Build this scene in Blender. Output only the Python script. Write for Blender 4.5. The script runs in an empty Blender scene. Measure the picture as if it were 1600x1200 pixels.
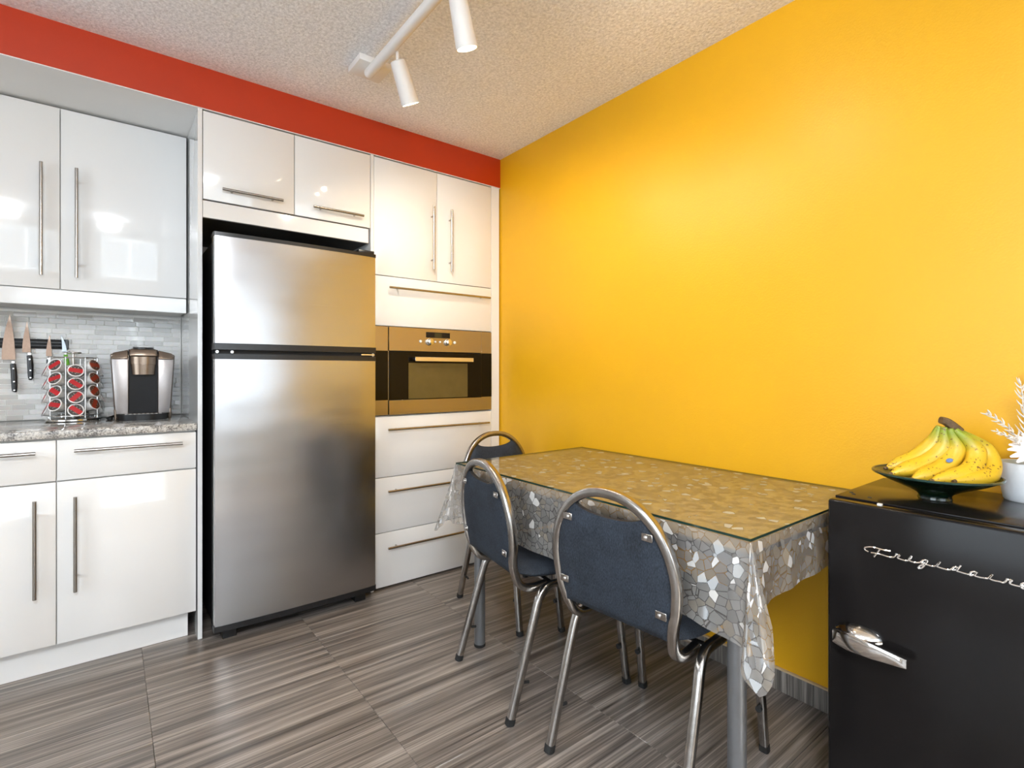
import bpy, bmesh, math, random
from mathutils import Vector, Matrix

rnd = random.Random(7)
PI = math.pi
scene = bpy.context.scene
COL = scene.collection

# ------------------------------------------------------------------ camera
YAW = math.atan(630 / 811.0)
CAM_H = 1.137
cam_d = bpy.data.cameras.new('camera')
cam_d.sensor_fit = 'HORIZONTAL'
cam_d.sensor_width = 36.0
cam_d.lens = 811.0 / 1600.0 * 36.0
cam_d.shift_y = -18.5 / 1600.0
cam_d.clip_start = 0.02
cam = bpy.data.objects.new('camera', cam_d)
cam.location = (0, 0, CAM_H)
cam.rotation_euler = (PI / 2, 0, -YAW)
COL.objects.link(cam)
scene.camera = cam

# ------------------------------------------------------------------ world, sun, daylight at the windows, exposure
world = bpy.data.worlds.new('world')
scene.world = world
world.use_nodes = True
wn = world.node_tree.nodes
wn['Background'].inputs['Color'].default_value = (0.80, 0.90, 1.0, 1)
wn['Background'].inputs['Strength'].default_value = 1.6

def light(name, kind, loc, rot, energy, color, **kw):
    d = bpy.data.lights.new(name, kind)
    d.energy = energy
    d.color = color
    for k, v in kw.items():
        setattr(d, k, v)
    o = bpy.data.objects.new(name, d)
    o.location = loc
    o.rotation_euler = rot
    COL.objects.link(o)
    return o

SUN_DIR = Vector((0.10, 0.80, -0.60))
sun = light('sun', 'SUN', (0, -6, 5), (0, 0, 0), 3.0, (1.0, 0.95, 0.86), angle=0.01)
sun.rotation_euler = SUN_DIR.to_track_quat('-Z', 'Y').to_euler()
# daylight entering at the big window behind the camera and at the one in the left wall
light('daylight_rear', 'AREA', (0.30, -2.28, 1.42), (PI / 2, 0, PI), 58, (0.80, 0.91, 1.0),
      shape='RECTANGLE', size=2.2, size_y=1.3)
light('daylight_left', 'AREA', (-2.58, 0.2, 1.35), (PI / 2, 0, -PI / 2), 20, (0.82, 0.92, 1.0),
      shape='RECTANGLE', size=2.6, size_y=1.6)
scene.view_settings.view_transform = 'Standard'
scene.view_settings.look = 'None'
scene.view_settings.gamma = 1.0
scene.view_settings.use_curve_mapping = False
scene.view_settings.exposure = 0.95
scene.cycles.use_denoising = True
scene.cycles.caustics_reflective = False
scene.cycles.caustics_refractive = False
scene.cycles.sample_clamp_indirect = 6.0
scene.cycles.max_bounces = 10
scene.cycles.transparent_max_bounces = 16

# ------------------------------------------------------------------ materials
MATS = {}

def nodes_of(name):
    m = bpy.data.materials.new(name)
    m.use_nodes = True
    nt = m.node_tree
    b = nt.nodes['Principled BSDF']
    MATS[name] = m
    return m, nt, b

def N(nt, t, **kw):
    n = nt.nodes.new(t)
    for k, v in kw.items():
        if k.startswith('i_'):
            key = k[2:].replace('_', ' ')
            n.inputs[key].default_value = v
        else:
            setattr(n, k, v)
    return n

def L(nt, a, b):
    nt.links.new(a, b)

def simple(name, col, rough=0.5, metal=0.0, coat=0.0, noise=0.0, nscale=30, bump=0.0, bscale=200, spec=0.5, emis=None, estr=0):
    m, nt, b = nodes_of(name)
    b.inputs['Base Color'].default_value = (*col, 1)
    b.inputs['Roughness'].default_value = rough
    b.inputs['Metallic'].default_value = metal
    b.inputs['Coat Weight'].default_value = coat
    b.inputs['Coat Roughness'].default_value = 0.05
    b.inputs['Specular IOR Level'].default_value = spec
    if emis:
        b.inputs['Emission Color'].default_value = (*emis, 1)
        b.inputs['Emission Strength'].default_value = estr
    tc = N(nt, 'ShaderNodeTexCoord')
    if noise:
        nz = N(nt, 'ShaderNodeTexNoise', i_Scale=nscale, i_Detail=5.0)
        L(nt, tc.outputs['Object'], nz.inputs['Vector'])
        r = N(nt, 'ShaderNodeValToRGB')
        r.color_ramp.elements[0].position = 0.3
        r.color_ramp.elements[1].position = 0.7
        r.color_ramp.elements[0].color = (*[c * (1 - noise) for c in col], 1)
        r.color_ramp.elements[1].color = (*[min(1, c * (1 + noise)) for c in col], 1)
        L(nt, nz.outputs['Fac'], r.inputs['Fac'])
        L(nt, r.outputs['Color'], b.inputs['Base Color'])
    if bump:
        nz = N(nt, 'ShaderNodeTexNoise', i_Scale=bscale, i_Detail=3.0)
        L(nt, tc.outputs['Object'], nz.inputs['Vector'])
        bp = N(nt, 'ShaderNodeBump', i_Strength=bump, i_Distance=0.004)
        L(nt, nz.outputs['Fac'], bp.inputs['Height'])
        L(nt, bp.outputs['Normal'], b.inputs['Normal'])
    return m

simple('yellow_paint', (0.69, 0.362, 0.006), 0.42, noise=0.03, nscale=2.5, bump=0.12, bscale=160, spec=0.45)
simple('red_paint', (0.46, 0.032, 0.002), 0.42, noise=0.05, nscale=4, bump=0.08, bscale=150)
simple('white_paint', (0.74, 0.73, 0.71), 0.6, noise=0.02, nscale=5)
simple('grey_wall', (0.66, 0.65, 0.63), 0.7)
simple('ceiling_popcorn', (0.85, 0.85, 0.87), 0.85, noise=0.16, nscale=95, bump=1.0, bscale=85)
simple('gloss_white', (0.80, 0.795, 0.785), 0.10, coat=0.6, noise=0.01, nscale=3)
simple('carcass_dark', (0.055, 0.05, 0.045), 0.6, noise=0.2)
simple('carcass_white', (0.72, 0.71, 0.69), 0.5, noise=0.01)
simple('nickel', (0.42, 0.39, 0.36), 0.27, metal=1.0, noise=0.06, nscale=400)
simple('chrome', (0.82, 0.80, 0.78), 0.10, metal=1.0, noise=0.02, nscale=60)
simple('chair_steel', (0.43, 0.41, 0.39), 0.24, metal=1.0, noise=0.10, nscale=60)
simple('black_plastic', (0.010, 0.010, 0.011), 0.28, noise=0.2, nscale=80)
simple('black_matte', (0.012, 0.012, 0.013), 0.5, spec=0.2, bump=0.15, bscale=400)
simple('black_gloss', (0.009, 0.008, 0.008), 0.18, noise=0.25, nscale=4, spec=0.22)
simple('rubber', (0.012, 0.012, 0.012), 0.7)
simple('oven_glass', (0.006, 0.004, 0.002), 0.06, noise=0.1, spec=0.2)
simple('oven_window', (0.105, 0.075, 0.022), 0.16, noise=0.08, nscale=12)
simple('grey_leg', (0.20, 0.205, 0.215), 0.38, metal=0.6, noise=0.05)
simple('table_wood', (0.42, 0.27, 0.10), 0.5, noise=0.15, nscale=14)
simple('display', (0.018, 0.018, 0.012), 0.15, emis=(0.2, 0.17, 0.03), estr=0.05)
simple('white_plastic', (0.82, 0.80, 0.78), 0.38, noise=0.01)
simple('lamp_white', (0.80, 0.76, 0.72), 0.42, noise=0.01)
simple('lamp_glow', (1, 0.9, 0.7), 0.5, emis=(1.0, 0.86, 0.62), estr=14)
simple('drum_glow', (1, 0.95, 0.88), 0.5, emis=(0.92, 0.96, 1.0), estr=40)
simple('knife_steel', (0.33, 0.235, 0.18), 0.30, metal=1.0, noise=0.08, nscale=90)  # brown of a reflection is put into the blade colour
simple('knife_blue', (0.55, 0.62, 0.70), 0.35, metal=0.7, noise=0.05)
simple('green_plastic', (0.16, 0.50, 0.02), 0.4, noise=0.1)
simple('maker_silver', (0.40, 0.37, 0.36), 0.34, metal=0.75, noise=0.04, nscale=300)
simple('maker_bronze', (0.25, 0.19, 0.145), 0.26, metal=0.9, noise=0.05)
simple('maker_edge', (0.20, 0.16, 0.13), 0.3, metal=0.8)
simple('grout', (0.88, 0.87, 0.84), 0.8, noise=0.05)
simple('floor_grout', (0.13, 0.12, 0.11), 0.85, noise=0.1)
simple('trim_tan', (0.56, 0.42, 0.25), 0.45, noise=0.06)
simple('pot_white', (0.66, 0.69, 0.72), 0.32, bump=0.2, bscale=60, noise=0.03)
simple('petal_white', (0.70, 0.66, 0.65), 0.6, noise=0.03, nscale=60)
simple('frost_white', (0.70, 0.66, 0.61), 0.75, noise=0.06, nscale=200)
simple('daisy_core', (0.22, 0.085, 0.03), 0.7, noise=0.5, nscale=300, bump=0.8, bscale=500)
simple('leaf_green', (0.22, 0.33, 0.12), 0.6, noise=0.2, nscale=80)
simple('banana_stem', (0.10, 0.055, 0.02), 0.7, noise=0.4, nscale=200)
simple('sticker_blue', (0.10, 0.18, 0.42), 0.4, noise=0.4, nscale=250)
simple('window_frame', (0.78, 0.78, 0.77), 0.4)
simple('glass_edge', (0.012, 0.035, 0.028), 0.12)
simple('sofa_dark', (0.035, 0.033, 0.036), 0.9, noise=0.2, nscale=100)

# floor tile: streaked porcelain, grain along local X
def streaked(name, axis, dark, mid, lite, rough):
    m, nt, b = nodes_of(name)
    tc = N(nt, 'ShaderNodeTexCoord')
    oi = N(nt, 'ShaderNodeObjectInfo')
    off = N(nt, 'ShaderNodeVectorMath', operation='SCALE')
    off.inputs[0].default_value = (13.1, 37.7, 21.3)
    L(nt, oi.outputs['Random'], off.inputs['Scale'])
    add = N(nt, 'ShaderNodeVectorMath', operation='ADD')
    L(nt, tc.outputs['Object'], add.inputs[0])
    L(nt, off.outputs['Vector'], add.inputs[1])
    mp = N(nt, 'ShaderNodeMapping')
    mp.inputs['Scale'].default_value = (0.9, 40, 1) if axis == 'X' else (1, 60, 1.6)
    L(nt, add.outputs['Vector'], mp.inputs['Vector'])
    n1 = N(nt, 'ShaderNodeTexNoise', i_Scale=1.0, i_Detail=6.0, i_Roughness=0.62, i_Distortion=0.35)
    L(nt, mp.outputs['Vector'], n1.inputs['Vector'])
    mp2 = N(nt, 'ShaderNodeMapping')
    mp2.inputs['Scale'].default_value = (2.2, 190, 1) if axis == 'X' else (1, 200, 2.5)
    L(nt, add.outputs['Vector'], mp2.inputs['Vector'])
    n2 = N(nt, 'ShaderNodeTexNoise', i_Scale=1.0, i_Detail=4.0, i_Roughness=0.6, i_Distortion=0.2)
    L(nt, mp2.outputs['Vector'], n2.inputs['Vector'])
    mix = N(nt, 'ShaderNodeMath', operation='MULTIPLY_ADD')
    mix.inputs[1].default_value = 0.42
    L(nt, n2.outputs['Fac'], mix.inputs[0])
    sc = N(nt, 'ShaderNodeMath', operation='MULTIPLY')
    sc.inputs[1].default_value = 0.62
    L(nt, n1.outputs['Fac'], sc.inputs[0])
    L(nt, sc.outputs[0], mix.inputs[2])
    r = N(nt, 'ShaderNodeValToRGB')
    e = r.color_ramp.elements
    e[0].position, e[0].color = 0.40, (*dark, 1)
    e[1].position, e[1].color = 0.65, (*lite, 1)
    k = e.new(0.52)
    k.color = (*mid, 1)
    L(nt, mix.outputs[0], r.inputs['Fac'])
    L(nt, r.outputs['Color'], b.inputs['Base Color'])
    b.inputs['Roughness'].default_value = rough
    bp = N(nt, 'ShaderNodeBump', i_Strength=0.10, i_Distance=0.002)
    L(nt, n2.outputs['Fac'], bp.inputs['Height'])
    L(nt, bp.outputs['Normal'], b.inputs['Normal'])
    return m

streaked('floor_tile', 'X', (0.060, 0.050, 0.044), (0.165, 0.140, 0.121), (0.37, 0.320, 0.280), 0.30)
streaked('base_tile', 'Z', (0.06, 0.052, 0.046), (0.15, 0.135, 0.12), (0.33, 0.30, 0.27), 0.4)

# brushed steel
def brushed(name, col, rough, stretch):
    m, nt, b = nodes_of(name)
    b.inputs['Base Color'].default_value = (*col, 1)
    b.inputs['Metallic'].default_value = 1.0
    b.inputs['Roughness'].default_value = rough
    tc = N(nt, 'ShaderNodeTexCoord')
    mp = N(nt, 'ShaderNodeMapping')
    mp.inputs['Scale'].default_value = stretch
    L(nt, tc.outputs['Object'], mp.inputs['Vector'])
    nz = N(nt, 'ShaderNodeTexNoise', i_Scale=1.0, i_Detail=4.0)
    L(nt, mp.outputs['Vector'], nz.inputs['Vector'])
    mr = N(nt, 'ShaderNodeMapRange')
    mr.inputs['To Min'].default_value = rough - 0.05
    mr.inputs['To Max'].default_value = rough + 0.07
    L(nt, nz.outputs['Fac'], mr.inputs['Value'])
    L(nt, mr.outputs['Result'], b.inputs['Roughness'])
    # slow sheet waviness
    n2 = N(nt, 'ShaderNodeTexNoise', i_Scale=2.2, i_Detail=1.0)
    mp2 = N(nt, 'ShaderNodeMapping')
    mp2.inputs['Scale'].default_value = (1.0, 1.0, 2.4)
    L(nt, tc.outputs['Object'], mp2.inputs['Vector'])
    L(nt, mp2.outputs['Vector'], n2.inputs['Vector'])
    bp = N(nt, 'ShaderNodeBump', i_Strength=0.18, i_Distance=0.02)
    L(nt, n2.outputs['Fac'], bp.inputs['Height'])
    bp2 = N(nt, 'ShaderNodeBump', i_Strength=0.02, i_Distance=0.001)
    L(nt, nz.outputs['Fac'], bp2.inputs['Height'])
    L(nt, bp.outputs['Normal'], bp2.inputs['Normal'])
    L(nt, bp2.outputs['Normal'], b.inputs['Normal'])
    return m

brushed('fridge_steel', (0.50, 0.495, 0.50), 0.22, (3, 3, 900))
brushed('oven_steel', (0.42, 0.37, 0.29), 0.20, (6, 6, 900))

# granite
def granite():
    m, nt, b = nodes_of('granite')
    tc = N(nt, 'ShaderNodeTexCoord')
    n1 = N(nt, 'ShaderNodeTexNoise', i_Scale=20.0, i_Detail=8.0, i_Roughness=0.75)
    v = N(nt, 'ShaderNodeTexVoronoi', i_Scale=170.0)
    n2 = N(nt, 'ShaderNodeTexNoise', i_Scale=150.0, i_Detail=4.0, i_Roughness=0.7)
    for n in (n1, v, n2):
        L(nt, tc.outputs['Object'], n.inputs['Vector'])
    a = N(nt, 'ShaderNodeMix', data_type='FLOAT')
    a.inputs[0].default_value = 0.5
    L(nt, n1.outputs['Fac'], a.inputs[2])
    L(nt, n2.outputs['Fac'], a.inputs[3])
    r = N(nt, 'ShaderNodeValToRGB')
    e = r.color_ramp.elements
    e[0].position, e[0].color = 0.38, (0.018, 0.018, 0.020, 1)
    e[1].position, e[1].color = 0.60, (0.72, 0.70, 0.66, 1)
    k = e.new(0.46); k.color = (0.20, 0.19, 0.18, 1)
    k = e.new(0.52); k.color = (0.50, 0.48, 0.45, 1)
    L(nt, a.outputs[0], r.inputs['Fac'])
    mx = N(nt, 'ShaderNodeMix', data_type='RGBA', blend_type='MULTIPLY')
    mx.inputs[0].default_value = 0.0
    L(nt, r.outputs['Color'], mx.inputs[6])
    L(nt, v.outputs['Color'], mx.inputs[7])
    L(nt, mx.outputs[2], b.inputs['Base Color'])
    b.inputs['Roughness'].default_value = 0.10
    return m
granite()

# glass mosaic tile, tone varies by piece
def mosaic():
    m, nt, b = nodes_of('mosaic')
    oi = N(nt, 'ShaderNodeObjectInfo')
    r = N(nt, 'ShaderNodeValToRGB')
    e = r.color_ramp.elements
    e[0].position, e[0].color = 0.0, (0.52, 0.505, 0.47, 1)
    e[1].position, e[1].color = 1.0, (0.78, 0.765, 0.73, 1)
    L(nt, oi.outputs['Random'], r.inputs['Fac'])
    tc = N(nt, 'ShaderNodeTexCoord')
    nz = N(nt, 'ShaderNodeTexNoise', i_Scale=40.0)
    L(nt, tc.outputs['Object'], nz.inputs['Vector'])
    mx = N(nt, 'ShaderNodeMix', data_type='RGBA', blend_type='MULTIPLY')
    mx.inputs[0].default_value = 0.12
    L(nt, r.outputs['Color'], mx.inputs[6])
    L(nt, nz.outputs['Color'], mx.inputs[7])
    L(nt, mx.outputs[2], b.inputs['Base Color'])
    b.inputs['Roughness'].default_value = 0.09
    b.inputs['Coat Weight'].default_value = 0.5
mosaic()

# denim-like fabric
def fabric():
    m, nt, b = nodes_of('blue_fabric')
    tc = N(nt, 'ShaderNodeTexCoord')
    mp = N(nt, 'ShaderNodeMapping')
    mp.inputs['Scale'].default_value = (500, 500, 160)
    L(nt, tc.outputs['Object'], mp.inputs['Vector'])
    n1 = N(nt, 'ShaderNodeTexNoise', i_Scale=1.0, i_Detail=3.0)
    L(nt, mp.outputs['Vector'], n1.inputs['Vector'])
    n2 = N(nt, 'ShaderNodeTexNoise', i_Scale=14.0, i_Detail=4.0)
    L(nt, tc.outputs['Object'], n2.inputs['Vector'])
    a = N(nt, 'ShaderNodeMix', data_type='FLOAT')
    a.inputs[0].default_value = 0.3
    L(nt, n1.outputs['Fac'], a.inputs[2])
    L(nt, n2.outputs['Fac'], a.inputs[3])
    r = N(nt, 'ShaderNodeValToRGB')
    e = r.color_ramp.elements
    e[0].position, e[0].color = 0.34, (0.003, 0.0045, 0.008, 1)
    e[1].position, e[1].color = 0.68, (0.030, 0.042, 0.062, 1)
    L(nt, a.outputs[0], r.inputs['Fac'])
    L(nt, r.outputs['Color'], b.inputs['Base Color'])
    b.inputs['Roughness'].default_value = 0.85
    bp = N(nt, 'ShaderNodeBump', i_Strength=0.3, i_Distance=0.002)
    L(nt, n1.outputs['Fac'], bp.inputs['Height'])
    L(nt, bp.outputs['Normal'], b.inputs['Normal'])
fabric()

# clear vinyl tablecloth with a pressed mosaic of shards
def vinyl():
    m, nt, b = nodes_of('vinyl')
    out = nt.nodes['Material Output']
    tc = N(nt, 'ShaderNodeTexCoord')
    v = N(nt, 'ShaderNodeTexVoronoi', i_Scale=44.0, i_Randomness=1.0)
    L(nt, tc.outputs['UV'], v.inputs['Vector'])
    ve = N(nt, 'ShaderNodeTexVoronoi', i_Scale=44.0, i_Randomness=1.0, feature='DISTANCE_TO_EDGE')
    L(nt, tc.outputs['UV'], ve.inputs['Vector'])
    sub = N(nt, 'ShaderNodeVectorMath', operation='SUBTRACT')
    L(nt, v.outputs['Color'], sub.inputs[0])
    sub.inputs[1].default_value = (0.5, 0.5, 0.5)
    scl = N(nt, 'ShaderNodeVectorMath', operation='SCALE', i_Scale=0.75)
    L(nt, sub.outputs['Vector'], scl.inputs[0])
    geo = N(nt, 'ShaderNodeNewGeometry')
    add = N(nt, 'ShaderNodeVectorMath', operation='ADD')
    L(nt, geo.outputs['Normal'], add.inputs[0])
    L(nt, scl.outputs['Vector'], add.inputs[1])
    nrm = N(nt, 'ShaderNodeVectorMath', operation='NORMALIZE')
    L(nt, add.outputs['Vector'], nrm.inputs[0])
    sep = N(nt, 'ShaderNodeSeparateColor')
    L(nt, v.outputs['Color'], sep.inputs['Color'])
    # tint of the shard: mostly clear grey, some tan, a few opaque white, glints of flakes put into the colour
    r = N(nt, 'ShaderNodeValToRGB')
    r.color_ramp.interpolation = 'CONSTANT'
    e = r.color_ramp.elements
    e[0].position, e[0].color = 0.0, (0.66, 0.65, 0.63, 1)
    e[1].position, e[1].color = 0.93, (0.96, 0.95, 0.93, 1)
    k = e.new(0.25); k.color = (0.52, 0.47, 0.40, 1)
    k = e.new(0.42); k.color = (0.70, 0.68, 0.66, 1)
    k = e.new(0.66); k.color = (0.46, 0.45, 0.44, 1)
    L(nt, sep.outputs[0], r.inputs['Fac'])
    op = N(nt, 'ShaderNodeValToRGB')
    op.color_ramp.interpolation = 'CONSTANT'
    q = op.color_ramp.elements
    q[0].position, q[0].color = 0.0, (0.42,) * 3 + (1,)
    q[1].position, q[1].color = 0.93, (0.90,) * 3 + (1,)
    k = q.new(0.25); k.color = (0.52,) * 3 + (1,)
    k = q.new(0.42); k.color = (0.38,) * 3 + (1,)
    k = q.new(0.66); k.color = (0.47,) * 3 + (1,)
    L(nt, sep.outputs[0], op.inputs['Fac'])
    edge = N(nt, 'ShaderNodeMath', operation='LESS_THAN')
    edge.inputs[1].default_value = 0.035
    L(nt, ve.outputs['Distance'], edge.inputs[0])
    colm = N(nt, 'ShaderNodeMix', data_type='RGBA')
    L(nt, edge.outputs[0], colm.inputs[0])
    L(nt, r.outputs['Color'], colm.inputs[6])
    colm.inputs[7].default_value = (0.26, 0.24, 0.22, 1)
    dif = N(nt, 'ShaderNodeBsdfDiffuse')
    L(nt, colm.outputs[2], dif.inputs['Color'])
    trl = N(nt, 'ShaderNodeBsdfTranslucent')
    L(nt, colm.outputs[2], trl.inputs['Color'])
    body = N(nt, 'ShaderNodeMixShader')
    body.inputs[0].default_value = 0.35
    L(nt, dif.outputs[0], body.inputs[1]); L(nt, trl.outputs[0], body.inputs[2])
    tr = N(nt, 'ShaderNodeBsdfTransparent')
    tr.inputs['Color'].default_value = (0.93, 0.92, 0.91, 1)
    mix1 = N(nt, 'ShaderNodeMixShader')
    L(nt, op.outputs['Color'], mix1.inputs[0])
    L(nt, tr.outputs[0], mix1.inputs[1]); L(nt, body.outputs[0], mix1.inputs[2])
    gl = N(nt, 'ShaderNodeBsdfGlossy', i_Roughness=0.16)
    L(nt, nrm.outputs['Vector'], gl.inputs['Normal'])
    lw = N(nt, 'ShaderNodeLayerWeight', i_Blend=0.5)
    pw = N(nt, 'ShaderNodeMath', operation='POWER')
    pw.inputs[1].default_value = 4.0
    L(nt, lw.outputs['Facing'], pw.inputs[0])
    ad = N(nt, 'ShaderNodeMath', operation='MULTIPLY_ADD', use_clamp=True)
    ad.inputs[1].default_value = 0.6
    ad.inputs[2].default_value = 0.10
    L(nt, pw.outputs[0], ad.inputs[0])
    mix2 = N(nt, 'ShaderNodeMixShader')
    L(nt, ad.outputs[0], mix2.inputs[0])
    L(nt, mix1.outputs[0], mix2.inputs[1]); L(nt, gl.outputs[0], mix2.inputs[2])
    L(nt, mix2.outputs[0], out.inputs['Surface'])
vinyl()

def thin_glass(name, tint, rough=0.02, ior=1.5, body=None, amount=0.0):
    m, nt, b = nodes_of(name)
    out = nt.nodes['Material Output']
    tr = N(nt, 'ShaderNodeBsdfTransparent')
    tr.inputs['Color'].default_value = (*tint, 1)
    src = tr
    if body:
        df = N(nt, 'ShaderNodeBsdfDiffuse')
        df.inputs['Color'].default_value = (*body, 1)
        mb = N(nt, 'ShaderNodeMixShader')
        mb.inputs[0].default_value = amount
        L(nt, tr.outputs[0], mb.inputs[1]); L(nt, df.outputs[0], mb.inputs[2])
        src = mb
    gl = N(nt, 'ShaderNodeBsdfGlossy', i_Roughness=rough)
    fr = N(nt, 'ShaderNodeFresnel', i_IOR=ior)
    geo = N(nt, 'ShaderNodeNewGeometry')
    inv = N(nt, 'ShaderNodeMath', operation='SUBTRACT')
    inv.inputs[0].default_value = 1.0
    L(nt, geo.outputs['Backfacing'], inv.inputs[1])
    fm = N(nt, 'ShaderNodeMath', operation='MULTIPLY')
    L(nt, fr.outputs[0], fm.inputs[0]); L(nt, inv.outputs[0], fm.inputs[1])
    mx = N(nt, 'ShaderNodeMixShader')
    L(nt, fm.outputs[0], mx.inputs[0])
    L(nt, src.outputs[0], mx.inputs[1]); L(nt, gl.outputs[0], mx.inputs[2])
    L(nt, mx.outputs[0], out.inputs['Surface'])
thin_glass('sheet_glass', (0.95, 0.97, 0.96), 0.03, 1.5)
thin_glass('pane_glass', (0.98, 0.99, 0.99), 0.01, 1.45)
thin_glass('green_glass', (0.20, 0.38, 0.27), 0.05, 1.7, (0.006, 0.022, 0.014), 0.55)

# banana peel: green towards the crown end (UV.x = position along the fruit), brown flecks
def banana_mat():
    m, nt, b = nodes_of('banana_peel')
    tc = N(nt, 'ShaderNodeTexCoord')
    sx = N(nt, 'ShaderNodeSeparateXYZ')
    L(nt, tc.outputs['UV'], sx.inputs[0])
    r = N(nt, 'ShaderNodeValToRGB')
    e = r.color_ramp.elements
    e[0].position, e[0].color = 0.06, (0.21, 0.27, 0.018, 1)
    e[1].position, e[1].color = 0.36, (0.60, 0.38, 0.018, 1)
    L(nt, sx.outputs[0], r.inputs['Fac'])
    n1 = N(nt, 'ShaderNodeTexNoise', i_Scale=150.0, i_Detail=2.0)
    n2 = N(nt, 'ShaderNodeTexNoise', i_Scale=16.0, i_Detail=2.0)
    L(nt, tc.outputs['Object'], n1.inputs['Vector']); L(nt, tc.outputs['Object'], n2.inputs['Vector'])
    s1 = N(nt, 'ShaderNodeMath', operation='MULTIPLY_ADD')
    s1.inputs[1].default_value = 0.45
    L(nt, n2.outputs['Fac'], s1.inputs[0]); L(nt, n1.outputs['Fac'], s1.inputs[2])
    st = N(nt, 'ShaderNodeMapRange')
    st.inputs['From Min'].default_value = 0.86
    st.inputs['From Max'].default_value = 0.91
    L(nt, s1.outputs[0], st.inputs['Value'])
    mx = N(nt, 'ShaderNodeMix', data_type='RGBA')
    L(nt, st.outputs['Result'], mx.inputs[0])
    L(nt, r.outputs['Color'], mx.inputs[6])
    mx.inputs[7].default_value = (0.13, 0.055, 0.012, 1)
    L(nt, mx.outputs[2], b.inputs['Base Color'])
    b.inputs['Roughness'].default_value = 0.42
banana_mat()

# printed foil lid of a coffee pod: white rim, dark disc, coloured band (object-space XY of the lid)
def lid_mat(name, band, disc):
    m, nt, b = nodes_of(name)
    tc = N(nt, 'ShaderNodeTexCoord')
    sx = N(nt, 'ShaderNodeSeparateXYZ')
    L(nt, tc.outputs['Object'], sx.inputs[0])
    ab = N(nt, 'ShaderNodeMath', operation='ABSOLUTE')
    L(nt, sx.outputs[1], ab.inputs[0])
    lt = N(nt, 'ShaderNodeMath', operation='LESS_THAN')
    lt.inputs[1].default_value = 0.0085
    L(nt, ab.outputs[0], lt.inputs[0])
    nz = N(nt, 'ShaderNodeTexNoise', i_Scale=260.0, i_Detail=1.0)
    L(nt, tc.outputs['Object'], nz.inputs['Vector'])
    gt = N(nt, 'ShaderNodeMath', operation='GREATER_THAN')
    gt.inputs[1].default_value = 0.60
    L(nt, nz.outputs['Fac'], gt.inputs[0])
    mx0 = N(nt, 'ShaderNodeMix', data_type='RGBA')
    L(nt, gt.outputs[0], mx0.inputs[0])
    mx0.inputs[6].default_value = (*disc, 1)
    mx0.inputs[7].default_value = (0.36, 0.32, 0.28, 1)
    mx = N(nt, 'ShaderNodeMix', data_type='RGBA')
    L(nt, lt.outputs[0], mx.inputs[0])
    L(nt, mx0.outputs[2], mx.inputs[6])
    mx.inputs[7].default_value = (*band, 1)
    L(nt, mx.outputs[2], b.inputs['Base Color'])
    b.inputs['Roughness'].default_value = 0.35
lid_mat('lid_red', (0.50, 0.016, 0.022), (0.055, 0.048, 0.045))
lid_mat('lid_brown', (0.34, 0.045, 0.018), (0.10, 0.035, 0.015))

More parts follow.
